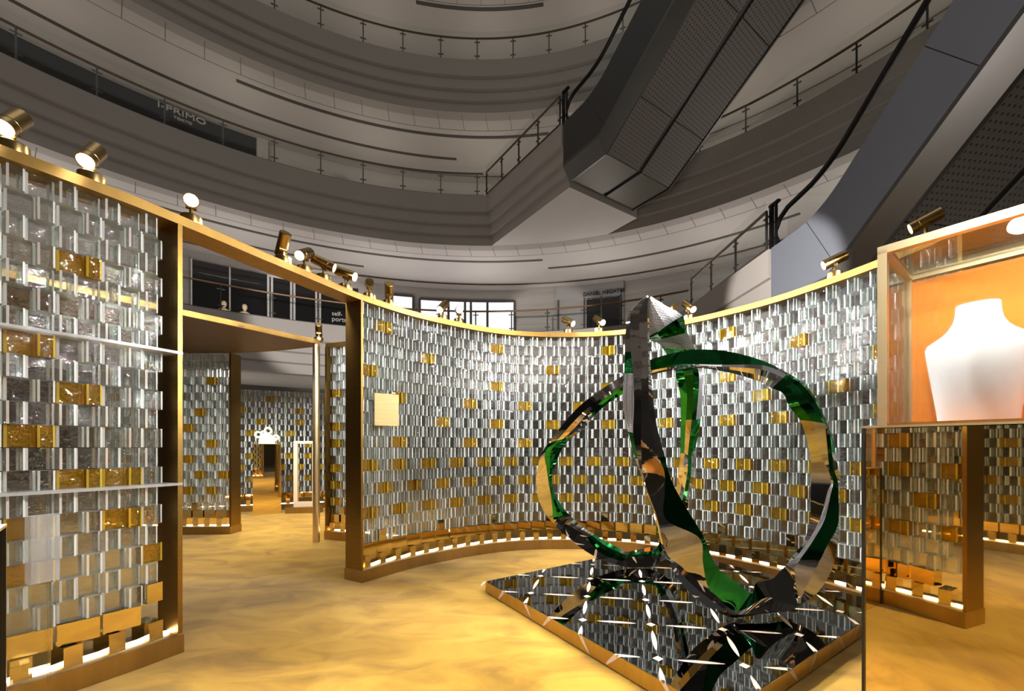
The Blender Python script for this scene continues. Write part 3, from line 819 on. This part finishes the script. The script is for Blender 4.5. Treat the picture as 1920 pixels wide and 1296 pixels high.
# orientation of the tube (so that all panels face outward)
ctr = sum(rows[nr // 2], Vector()) / 6; q0, q1 = rows[nr // 2][0], rows[nr // 2][1]; q2 = rows[nr // 2 + 1][0]
flip = ((q1 - q0).cross(q2 - q0)).dot((q0 + q1) / 2 - ctr) < 0
for m_, comp in panels:
    ids = {}; vs = []; fs = []
    for i, k in comp:
        f = []
        for (a_, b_) in ((i, k), (i, (k + 1) % 6), (i + 1, (k + 1) % 6), (i + 1, k)):
            if (a_, b_) not in ids: ids[(a_, b_)] = len(vs); vs.append(rows[a_][b_])
            f.append(ids[(a_, b_)])
        fs.append(tuple(f[::-1] if flip else f))
    mb = MB(); mb.add(vs, fs)
    nm = {0: 'mirror_band', 1: 'green_panel', 2: 'scale_panel'}[m_]
    o = mb.build(nm, {0: 'chrome', 1: 'green', 2: 'scale'}[m_], sc, osc, recalc=False)
    me = o.data
    inv = {v: k for k, v in ids.items()}
    for p in me.polygons: p.use_smooth = True
    for e in me.edges:
        a_, b_ = inv[e.vertices[0]], inv[e.vertices[1]]
        if a_[1] == b_[1]: e.use_edge_sharp = True
    tag(o, {0: 'mirror polished steel band', 1: 'green mirrored panel', 2: 'silver panel embossed with scales'}[m_])

# ------------------------------------------------------------------ the hall: round galleries
C0 = Vector((-3.0, 3.45)); RG = 16.5; RW = 21.9
LV = {1: 0.0, 2: 6.78, 3: 13.4, 4: 19.9, 5: 26.4}


def ring_pts(r, z, a0=0.0, a1=2 * PI, n=128): return [Vector((C0.x + r * math.cos(a0 + (a1 - a0) * k / n), C0.y + r * math.sin(a0 + (a1 - a0) * k / n), z)) for k in range(n + 1)]


def ang_px(px, r):
    """angle on a circle of radius r about the hall's axis where the sight line through column px meets it"""
    t = (px - CX) / F; dx, dy = t, 1.0; ox, oy = -C0.x, -C0.y
    A = dx * dx + dy * dy; B = 2 * (ox * dx + oy * dy); Cc = ox * ox + oy * oy - r * r
    k = (-B + math.sqrt(B * B - 4 * A * Cc)) / (2 * A)
    return math.atan2(dy * k - C0.y, dx * k - C0.x), k


def band(mb, prof, a0, a1, n, mi=0):
    rows = []
    for k in range(n + 1):
        a_ = a0 + (a1 - a0) * k / n
        rows.append([Vector((C0.x + r * math.cos(a_), C0.y + r * math.sin(a_), z)) for r, z in prof])
    mb.sweep(rows, caps=abs(a1 - a0) < 6.2, mi=mi)


FA = [(0, 0), (0, -.78), (.10, -.84), (.13, -.84), (.13, -1.30), (.23, -1.36), (.26, -1.36), (.26, -1.76), (.36, -1.82), (.39, -1.82), (.39, -2.24)]
for lv, z in list(LV.items())[1:]:
    nm = {2: 'first', 3: 'second', 4: 'third', 5: 'fourth'}[lv]
    a = MB(); prof = [(RG + r, z + dz) for r, dz in FA] + [(RG + .9, z - 2.24), (RG + .9, z - .2), (RW + .2, z - .2), (RW + .2, z)]
    band(a, prof, 0, 2 * PI, 160); tag(a.build('trim_' + str(lv), 'plaster', smooth=True), kind='structure')
    a = MB(); band(a, [(RG + .55, z - 2.235), (RW + .2, z - 2.235), (RW + .2, z - 2.20), (RG + .55, z - 2.20)], 0, 2 * PI, 160); tag(a.build('ceiling_' + nm, 'soffit'), kind='structure')
for lv, z0, z1 in ((2, 6.78, 13.4 - 2.24), (3, 13.4, 19.9 - 2.24), (4, 19.9, 26.4 - 2.24)):
    a = MB(); band(a, [(RW, z0), (RW + .3, z0), (RW + .3, z1), (RW, z1)], 0, 2 * PI, 160)
    tag(a.build('wall_' + {2: 'first', 3: 'second', 4: 'third'}[lv], 'stone' if lv == 2 else 'soffit', smooth=True), kind='structure')
a = MB(); band(a, [(RW, -.05), (RW + .3, -.05), (RW + .3, 4.6), (RW, 4.6)], 0, 2 * PI, 128); tag(a.build('wall_ground', 'wallground', smooth=True), kind='structure')
# cove under the gallery ceilings
for lv, zc in ((2, 13.4 - 2.24), (3, 19.9 - 2.24)):
    a = MB(); band(a, [(RW - .35, zc - .28), (RW, zc - .28), (RW, zc - .002), (RW - .10, zc - .002), (RW - .25, zc - .12), (RW - .35, zc - .12)], 0, 2 * PI, 160); tag(a.build('trim_' + str(10 + lv), 'plaster', smooth=True), kind='structure')
# panel joints and slots in the gallery ceilings
tn = 20
for lv in (2, 3, 4):
    z = LV[lv + 1] - 2.2365; mb = MB()
    band(mb, [(RG + 1.55, z), (RG + 1.575, z), (RG + 1.575, z - .004), (RG + 1.55, z - .004)], 0, PI, 90)
    for k in range(46):
        a_ = PI * (k + .3 * lv) / 46; p, q = [Vector((C0.x + r * math.cos(a_), C0.y + r * math.sin(a_), z - .002)) for r in (RG + .56, RG + 1.56)]
        mb.box((p + q) / 2, ((q - p).length, .022, .004), a_)
    tag(mb.build('trim_' + str(tn), 'joint'), kind='structure'); tn += 1
slots = [(2, 2.15, 60, 1017), (2, 3.2, 1028, 1500), (2, 3.9, 90, 682), (3, 2.0, 443, 1029), (3, 3.75, -200, 856), (4, 1.75, 780, 1019)]
for lv, r, p0, p1 in slots:
    z = LV[lv + 1] - 2.2365; mb = MB(); a0, a1 = ang_px(p0, RG + r)[0], ang_px(p1, RG + r)[0]
    band(mb, [(RG + r - .09, z), (RG + r + .09, z), (RG + r + .09, z - .02), (RG + r - .09, z - .02)], a0, a1, 60)
    tag(mb.build('trim_' + str(tn), 'slot'), kind='structure'); tn += 1


# landings for the escalators
def landing(n, P1, P2, back, z, length):
    P1, P2 = Vector(P1), Vector(P2); b = Vector(back).normalized(); w = (P2 - P1).normalized(); mb = MB()
    for ins, za, zb in ((0, 0, -.80), (.13, -.80, -1.32), (.26, -1.32, -1.78), (.39, -1.78, -2.24)):
        pts = [P1 + w * ins, P2, P2 + b * length, P1 + w * ins + b * length]
        ar = sum(pts[i].x * pts[(i + 1) % 4].y - pts[(i + 1) % 4].x * pts[i].y for i in range(4))
        pts = pts if ar > 0 else pts[::-1]
        mb.prism([tuple(p) for p in pts], z + zb, z + za, [1 if ins > .38 else 0, 0, 0, 0, 0, 0])
    return tag(mb.build('trim_' + str(n), ['plaster', 'soffit']), kind='structure')


landing(30, (.65, 15.55), (4.0, 17.9), (-.61, .79), LV[3] + .004, 6.8)
landing(31, (6.2, 11.5), (10.2, 12.1), (-.12, .99), LV[2] + .004, 5.6)


# balustrades
def balustrade(label, pts, z, posts, end=None, group=None):
    """pts: dense floor line; posts: indices where a post stands"""
    o = Vector((pts[len(pts) // 2].x, pts[len(pts) // 2].y, z)); r = thing('glass_balustrade', label, 'balustrade', o, group=group)
    a = MB(); a.tube([Vector((p.x, p.y, z + 1.06)) for p in pts], .042, 8); a.build('handrail', 'rail', r, o, smooth=True)
    a = MB(); a.sweep([[Vector((p.x, p.y, z)) + d for d in (Vector((0, 0, 0)), Vector((0, 0, .03)))] for p in pts], closed_profile=False)
    mb = MB()
    rows = []
    for i, p in enumerate(pts):
        t = (pts[min(i + 1, len(pts) - 1)] - pts[max(0, i - 1)]); t.z = 0; t.normalize(); n = Vector((-t.y, t.x, 0)) * .015
        rows.append([Vector((p.x, p.y, z)) - n, Vector((p.x, p.y, z)) + n, Vector((p.x, p.y, z + .045)) + n, Vector((p.x, p.y, z + .045)) - n])
    mb.sweep(rows); mb.build('shoe_rail', 'post', r, o)
    ids = sorted(posts)
    for i in ids:
        p = pts[i]; t = (pts[min(i + 1, len(pts) - 1)] - pts[max(0, i - 1)]); t.z = 0; t.normalize(); ang_ = math.atan2(t.y, t.x)
        a = MB(); a.box((p.x, p.y, z + .53), (.05, .05, 1.06), ang_)
        po = a.build('post', 'post', r, o)
        for zz in (.22, .88):
            a = MB(); a.box((p.x, p.y, z + zz), (.26, .038, .035), ang_); a.build('clamp', 'post', po, o)
    ed = [0] + [i for i in ids if 0 < i < len(pts) - 1] + [len(pts) - 1]
    for i0, i1 in zip(ed, ed[1:]):
        if i1 - i0 < 1: continue
        rows = []
        for i in range(i0, i1 + 1):
            p = pts[i]; t = (pts[min(i + 1, len(pts) - 1)] - pts[max(0, i - 1)]); t.z = 0; t.normalize(); n = Vector((-t.y, t.x, 0)) * .006; c = Vector((p.x, p.y, z)) - Vector((-t.y, t.x, 0)) * .03
            rows.append([c - n + Vector((0, 0, .05)), c + n + Vector((0, 0, .05)), c + n + Vector((0, 0, 1.35)), c - n + Vector((0, 0, 1.35))])
        a = MB(); a.sweep(rows); a.build('glass_panel', 'pane', r, o)
    return r


def gallery_line(a0, a1, ref_px):
    st_ = math.radians(6.0) / 6; ref = ang_px(ref_px, RG)[0]
    k0, k1 = math.ceil((min(a0, a1) - ref) / st_), math.floor((max(a0, a1) - ref) / st_)
    ks = list(range(k0, k1 + 1))[::-1]
    return [Vector((C0.x + (RG + .06) * math.cos(ref + k * st_), C0.y + (RG + .06) * math.sin(ref + k * st_), 0)) for k in ks], [i for i, k in enumerate(ks) if k % 6 == 0]


aL = math.radians(172)
for lab, z, a0, a1, ref in (
    ('curved glass balustrade of the top gallery with a dark handrail', LV[4], aL, math.radians(8), 826),
    ('curved glass balustrade of the middle gallery before the black shopfront', LV[3], aL, ang_px(910, RG)[0], 826),
    ('curved glass balustrade of the middle gallery beyond the escalator', LV[3], ang_px(1200, RG)[0], math.radians(5), 1494),
    ('curved glass balustrade of the lowest gallery before the shop windows', LV[2], aL, ang_px(1291, RG)[0], 1026)):
    pts, ids = gallery_line(a0, a1, ref); balustrade(lab, pts, z, ids)
for lab, p, q, z, n in (('straight sloping-looking glass balustrade along the middle escalator landing', (-2.75, 19.9), (.6, 15.6), LV[3], 4), ('straight glass balustrade along the lower escalator landing', (5.72, 16.15), (6.18, 11.55), LV[2], 3)):
    p, q = Vector((*p, 0)), Vector((*q, 0)); pts = [p.lerp(q, k / (n * 2)) for k in range(n * 2 + 1)]
    balustrade(lab.replace('sloping-looking ', ''), pts, z, range(0, n * 2 + 1, 2))


# escalators
def escalator(label, P1, P2, d, z, side_mat, slope=.70, S=15.0, newel=True):
    P1, P2 = Vector(P1), Vector(P2); d = Vector(d).normalized(); w = (P2 - P1).normalized(); wid = (P2 - P1).length
    org = Vector((P1.x, P1.y, z)); r = thing('escalator', label, 'escalator', org)
    def Q(s_, a_, dz): return Vector((P1.x + d.x * s_ + w.x * a_, P1.y + d.y * s_ + w.y * a_, z + dz))
    def top(s_): return 0.02 * s_ if s_ < 1 else (.02 + .06 * (s_ - 1) + .45 * (s_ - 1) ** 2 * .55 if s_ < 2.2 else (.02 + .072 + .3564) + slope * (s_ - 2.2))
    def bot(s_): return -1.55 if s_ < 1.85 else -1.55 + slope * (s_ - 1.85)
    ss = [0, .5, 1, 1.3, 1.6, 1.85, 2.0, 2.2, 3, 4.5, 6, 7.5, 9, 10.5, 12, 13.5, S]
    for sd, nm in ((0.0, 'side_panel'), (wid, 'side_panel')):
        sg = 1 if sd == 0 else -1; a = MB(); a.sweep([[Q(s_, sd, bot(s_)), Q(s_, sd + sg * .06, bot(s_)), Q(s_, sd + sg * .06, top(s_)), Q(s_, sd, top(s_))] for s_ in ss])
        a.build(nm, side_mat, r, org)
        a = MB()
        a.sweep([[Q(s_, sd - sg * .012, bot(s_) - .10), Q(s_, sd + sg * .30, bot(s_) - .55), Q(s_, sd + sg * .36, bot(s_) - .55), Q(s_, sd + sg * .06, bot(s_) + .02), Q(s_, sd - sg * .012, bot(s_) + .02)] for s_ in ss]); a.build('edge_trim', 'esclip', r, org)
        # panel seams
        for s_ in (1.55, 4.3, 7.0, 9.8):
            a = MB(); n_ = Vector((0, 0, 1)); p, q = Q(s_ - .3, sd - sg * .002, top(s_ - .3)), Q(s_ + .55, sd - sg * .002, bot(s_ + .55))
            e = .008; a.add([p, p + Vector((d.x * e * 2, d.y * e * 2, 0)), q + Vector((d.x * e * 2, d.y * e * 2, 0)), q], [(0, 1, 2, 3)]); a.build('seam', 'rubber', r, org)
        # glass and handrail
        a = MB(); a.sweep([[Q(s_, sd + sg * .10, top(s_)), Q(s_, sd + sg * .112, top(s_)), Q(s_, sd + sg * .112, top(s_) + .86), Q(s_, sd + sg * .10, top(s_) + .86)] for s_ in ss if s_ >= .5]); a.build('glass_panel', 'pane', r, org)
        pts = [Q(.15, sd + sg * .106, .10), Q(.05, sd + sg * .106, .30), Q(.08, sd + sg * .106, .52), Q(.22, sd + sg * .106, .72), Q(.5, sd + sg * .106, .86)] + [Q(s_, sd + sg * .106, top(s_) + .90) for s_ in ss if s_ > .6]
        a = MB(); a.tube(pts, .062, 8); a.build('handrail', 'rubber', r, org, smooth=True)
    # underside: two runs of panels with a dark groove between
    for a0, a1 in ((.36, wid / 2 - .10), (wid / 2 + .10, wid - .36)):
        cells = [(0, 1.85), (1.85, 3.3), (3.3, 5.6), (5.6, 8.0), (8.0, 10.4), (10.4, 12.7), (12.7, S)]
        for n, (s0, s1) in enumerate(cells):
            g = .012; mb = MB(); p = [Q(s0 + g, a0, bot(s0 + g) - .50), Q(s1 - g, a0, bot(s1 - g) - .50), Q(s1 - g, a1, bot(s1 - g) - .50), Q(s0 + g, a1, bot(s0 + g) - .50)]
            mb.add(p + [v + Vector((0, 0, .05)) for v in p], [(0, 1, 2, 3), (7, 6, 5, 4), (0, 4, 5, 1), (1, 5, 6, 2), (2, 6, 7, 3), (3, 7, 4, 0)])
            o = mb.build('underside_panel', 'escplain' if n == 0 else 'escperf', r, org, recalc=True)
            uvl = o.data.uv_layers.new(name='UVMap')
            for lp in o.data.loops:
                co = o.data.vertices[lp.vertex_index].co; uvl.data[lp.index].uv = (Vector((co.x, co.y)).dot(d) * 1.22, Vector((co.x, co.y)).dot(w))
    a = MB(); a.sweep([[Q(s_, .25, bot(s_) - .42), Q(s_, wid - .25, bot(s_) - .42), Q(s_, wid - .25, bot(s_) - .36), Q(s_, .25, bot(s_) - .36)] for s_ in ss]); a.build('truss_cover', 'esc', r, org)
    a = MB()
    a.sweep([[Q(s_, .11, top(s_) - .25), Q(s_, wid - .11, top(s_) - .25), Q(s_, wid - .11, top(s_) - .18), Q(s_, .11, top(s_) - .18)] for s_ in ss]); a.build('step_band', 'esc', r, org)
    a = MB()
    a.box(Q(-.06, .06, .62), (.09, .09, 1.24), math.atan2(d.y, d.x)); a.box(Q(.12, .06, .62), (.06, .06, 1.16), math.atan2(d.y, d.x)); a.box(Q(.06, .06, 1.2), (.36, .10, .06), math.atan2(d.y, d.x)); a.build('newel_post', 'rubber', r, org)
    return r


escalator('dark grey escalator rising from the middle landing across the hall, perforated underside', (.72, 15.5), (4.0, 17.8), (.61, -.79), LV[3], 'esc')
escalator('nearer blue grey escalator rising overhead from the lower landing by the vitrine', (6.25, 11.45), (10.2, 12.05), (.15, -.989), LV[2], 'escblue', slope=.72)

# ------------------------------------------------------------------ shops on the galleries
def wpt(a_, r, z): return Vector((C0.x + r * math.cos(a_), C0.y + r * math.sin(a_), z))


def panel(mb, p0, p1, r, z0, z1, th=.06, n=8, mi=0):
    a0, a1 = ang_px(p0, r)[0], ang_px(p1, r)[0]
    band(mb, [(r - th, z0), (r, z0), (r, z1), (r - th, z1)], a0, a1, n, mi)


def bar(mb, px, r, z0, z1, w=.09, d=.09):
    a_ = ang_px(px, r)[0]; p = wpt(a_, r, (z0 + z1) / 2); mb.box(p, (d, w, z1 - z0), a_)


def zy(y, px, r): return CH - (y - CY) * ang_px(px, r)[1] / F


def text(body, name, p0, p1, y0, r, mname, label, size=None, parent=None, sy=1.0):
    a0, k0 = ang_px(p0, r); a1, k1 = ang_px(p1, r); A_, B_ = wpt(a0, r, 0), wpt(a1, r, 0)
    cu = bpy.data.curves.new(name, 'FONT'); cu.body = body; cu.extrude = .03; cu.size = size or 1.0; cu.materials.append(M[mname])
    tmp = bpy.data.objects.new(name, cu); col.objects.link(tmp); bpy.context.view_layer.update()
    if size is None:
        cu.size = (B_ - A_).length / tmp.dimensions.x; bpy.context.view_layer.update()
    me = bpy.data.meshes.new_from_object(tmp.evaluated_get(bpy.context.evaluated_depsgraph_get())); bpy.data.objects.remove(tmp)
    o = bpy.data.objects.new(name, me); col.objects.link(o)
    d = (B_ - A_).normalized(); R = Matrix((d, Vector((0, 0, 1)), d.cross(Vector((0, 0, 1))))).transposed()
    o.matrix_world = Matrix.Translation(Vector((A_.x, A_.y, zy(y0, p0, r)))) @ R.to_4x4() @ Matrix.Diagonal((1, sy, 1, 1))
    if parent is not None:
        mw = o.matrix_world.copy(); o.parent = parent; o.matrix_parent_inverse = Matrix.Translation(-parent.location); o.matrix_world = mw
        if label: o['label'] = label
    return o


z2 = LV[2]
# the shop with white door frames
rS = RW - .02
sp = thing('shopfront', 'dark glass shopfront with white frames and two mannequins on the lowest gallery', 'shopfront', wpt(ang_px(500, rS)[0], rS, z2))
zt = zy(487, 360, rS)
mb = MB(); panel(mb, 358, 672, rS, z2 + .01, zt, .04, 14); mb.build('glass', 'shopdark', sp, sp.location)
for px in (359, 431, 503, 510, 546, 552, 593, 600):
    mb = MB(); bar(mb, px, rS - .08, z2 + .01, zt, .10 if px > 440 else .06); mb.build('mullion', 'frame', sp, sp.location)
mb = MB(); panel(mb, 503, 600, rS - .06, zt - .10, zt, .05, 6); mb.build('door_head', 'frame', sp, sp.location)
text('self-', 'sign', 622, 641, 591, rS - .10, 'sign', 'pale shop name lettering', None, sp)
text('portrait', 'sign', 622, 662, 601.5, rS - .10, 'sign', 'pale shop name lettering', None, sp)
for px in (420, 459):
    a_, k_ = ang_px(px, rS - .4); p = wpt(a_, rS - .4, z2)
    mq = thing('mannequin', 'pale headed mannequin bust in the dark shop window, ' + ('beside the first mullion' if px == 420 else 'between the first mullion and the doors'), 'mannequin', p)
    mb = MB(); mb.lathe([(0, 0), (.16, 0), (.20, .5), (.23, .9), (.27, 1.2), (.25, 1.32), (.12, 1.40), (.065, 1.44), (.06, 1.50), (.10, 1.55), (.115, 1.64), (.10, 1.74), (.05, 1.79), (0, 1.80)], 16, Matrix.Translation(p)); mb.build('figure', 'cream', mq, p, smooth=True)
# bright windows
lw = 1
for p0, p1, bars in ((735, 775, ()), (787, 965, (841, 872, 883, 914))):
    r = RW - .02; zt = zy(561 if p0 > 780 else 553, p0, r); o = wpt(ang_px((p0 + p1) / 2, r)[0], r, z2)
    root = thing('window_' + str(lw), 'x', 'window', o); del root['label']; del root['category']; tag(root, kind='structure'); lw += 1
    mb = MB(); panel(mb, p0, p1, r, z2 + .2, zt, .03, 8); tag(mb.build('lit_pane', 'lit', root, o), 'brightly lit pane')
    for px in (p0, p1) + tuple(bars):
        mb = MB(); bar(mb, px, r - .06, z2 + .2, zt, .13, .10); mb.build('mullion', 'post', root, o)
    mb = MB(); panel(mb, p0, p1, r - .03, zt - .06, zt + .08, .06, 8); mb.build('head_frame', 'post', root, o)
# grey corner shop
r = RW - .05; zt = zy(533, 1043, r); zs = zy(559, 1090, r)
sp2 = thing('shopfront', 'grey corner shopfront with dark letters behind the sculpture top', 'shopfront', wpt(ang_px(1100, r)[0], r, z2))
mb = MB(); panel(mb, 1043, 1170, r, z2, zt, .12, 8); mb.build('front_panel', 'greyshop', sp2, sp2.location)
for p0, p1 in ((1047, 1088), (1100, 1126), (1129, 1163)):
    mb = MB(); panel(mb, p0, p1, r - .13, z2 + .05, zs - .12, .03, 4); mb.build('glass', 'shopdark' if p0 > 1050 else 'greyshop', sp2, sp2.location)
for px in (1047, 1096, 1128, 1164):
    mb = MB(); bar(mb, px, r - .18, z2 + .05, zs - .1, .10); mb.build('mullion', 'post', sp2, sp2.location)
text('DANIEL HECHTER', 'sign', 1093, 1172, 556, r - .16, 'signdark', 'dark raised shop name letters', None, sp2)
# black shopfront on the middle gallery
z3 = LV[3]; r = RW - .03; zt = zy(253, 480, r)
sp3 = thing('shopfront', 'long black shopfront with pale serif-like letters on the middle gallery', 'shopfront', wpt(ang_px(250, r)[0], r, z3)); sp3['label'] = 'long black shopfront with pale letters on the middle gallery'
mb = MB(); panel(mb, -260, 480, r, z3 + .25, zt, .10, 30); mb.build('front_panel', 'shopblack', sp3, sp3.location)
mb = MB(); panel(mb, -260, 480, r - .02, z3 + .01, z3 + .25, .05, 30); mb.build('kick_plate', 'frame', sp3, sp3.location)
text('I-PRIMO', 'sign', 294, 384, 199, r - .45, 'signdim', 'pale shop name letters', None, sp3, .72)
text('TOKYO', 'sign', 325, 360, 221, r - .45, 'signdim', 'small dim letters', None, sp3, .8)
mb = MB(); panel(mb, 657, 905, RW - .02, z3 + .01, z3 + 2.1, .05, 12); tag(mb.build('wall_panel', 'plaster'), kind='structure')
mb = MB(); panel(mb, 637, 655, RW - .02, z3 + .01, z3 + 3.0, .3, 3); tag(mb.build('wall_pillar', 'frame'), kind='structure')
mb = MB(); panel(mb, 482, 503, r, z3 + .01, zt, .25, 3); tag(mb.build('wall_pier', 'frame'), kind='structure')

# ------------------------------------------------------------------ light of the hall
w = bpy.data.worlds.new('World'); bpy.context.scene.world = w; w.use_nodes = True
bg = w.node_tree.nodes['Background']; bg.inputs[0].default_value = (1, .95, .90, 1); bg.inputs[1].default_value = .16


def area(loc, rot, size, energy, color=(1, .94, .88), name='hall_fill_light'):
    l = bpy.data.lights.new(name, 'AREA'); l.shape = 'DISK'; l.size = size; l.energy = energy; l.color = color
    o = bpy.data.objects.new(name, l); col.objects.link(o); o.location = loc; o.rotation_euler = rot; return o


def spotl(loc, target, watts, cone=110, color=(1, .96, .91), blend=.6):
    l = bpy.data.lights.new('added_fill_spot', 'SPOT'); l.energy = watts; l.spot_size = math.radians(cone); l.spot_blend = blend; l.shadow_soft_size = .05; l.color = color
    o = bpy.data.objects.new('added_fill_spot', l); col.objects.link(o); o.location = loc
    o.rotation_euler = (Vector(target) - Vector(loc)).to_track_quat('-Z', 'Y').to_euler(); return o


area((-1.0, 3.0, 3.6), (PI, 0, 0), 5.0, 420)           # added unseen uplight in place of room spill, brightens the galleries
area((-3.0, 3.45, 27.5), (0, 0, 0), 14.0, 350, (1, .93, .86))   # added unseen overhead disk, lifts gallery fronts and escalators
for tx, ty in ((-14, 9), (-9, 17), (0, 19), (9, 14)):   # added unseen spots brighten the lowest gallery edge
    L_ = math.hypot(tx + 1, ty - 3); spotl((-1, 3, 3.5), (tx, ty, 3.5 + L_ * .19), 10000, 19, (1, .94, .90), .4)
for lv, en in ((1, 45), (2, 75), (3, 36), (4, 28)):          # added unseen uplights on the gallery floors brighten the ceilings
    for k in range(9):
        a_ = math.radians(18 + k * 18); p = wpt(a_, RG + 2.6, LV[lv] + .5)
        area(p, (PI, 0, 0), 2.2, en, (1, .93, .88) if lv == 2 else (1, .90, .79), name='gallery_fill_light')
for lc, tg, wt in (((-5.2, 7.2, 2.9), (-5.2, 7.6, 0), 420), ((-3.8, 7.0, 2.9), (-4.2, 7.6, 0), 420), ((-4.6, 5.2, 2.66), (-3.6, 5.6, 0), 90), ((2.3, 2.0, 3.0), (-2.35, 2.3, 1.3), 420), ((-2.3, 3.3, 2.95), (-5.0, 6.2, 1.5), 420), ((-2.2, 3.7, 2.95), (-2.7, 5.75, 1.4), 160), ((-.6, -1.2, 2.9), (-.9, -.4, 0), 500), ((1.9, 1.7, 3.0), (-.9, 4.9, 1.5), 480), ((-1.9, 2.6, 3.0), (2.3, 3.6, 1.4), 480)):  # added spots without fixtures, lift the screens, carpet and second room
    spotl(lc, tg, wt * .8)
spotl((-.75, -.75, 2.9), (1.16, 1.12, 1.5), 190, 26)      # added unseen spot behind the viewer, brightens the bust

# ------------------------------------------------------------------ camera and view
cam = bpy.data.cameras.new('camera'); co = bpy.data.objects.new('camera', cam); col.objects.link(co)
co.location = (0, 0, CH); co.rotation_euler = (PI / 2, 0, 0)
cam.sensor_width = 36; cam.lens = F / 1920 * 36; cam.shift_x = -(CX - 960) / 1920; cam.shift_y = (CY - 648) / 1920; cam.clip_start = .05; cam.clip_end = 200
s = bpy.context.scene; s.camera = co
for r_ in (proto_spot_base,):
    for ch in list(r_.children): bpy.data.objects.remove(ch)
    bpy.data.objects.remove(r_)
s.view_settings.view_transform = 'Standard'; s.view_settings.look = 'None'; s.view_settings.gamma = 1; s.view_settings.use_curve_mapping = False
s.view_settings.exposure = 0
cy = s.cycles
cy.max_bounces = 14; cy.diffuse_bounces = 3; cy.glossy_bounces = 5; cy.transmission_bounces = 8; cy.transparent_max_bounces = 40
cy.caustics_reflective = False; cy.caustics_refractive = False; cy.sample_clamp_indirect = 6; cy.blur_glossy = .5
cy.use_denoising = True
cy.use_adaptive_sampling = True; cy.adaptive_threshold = .02
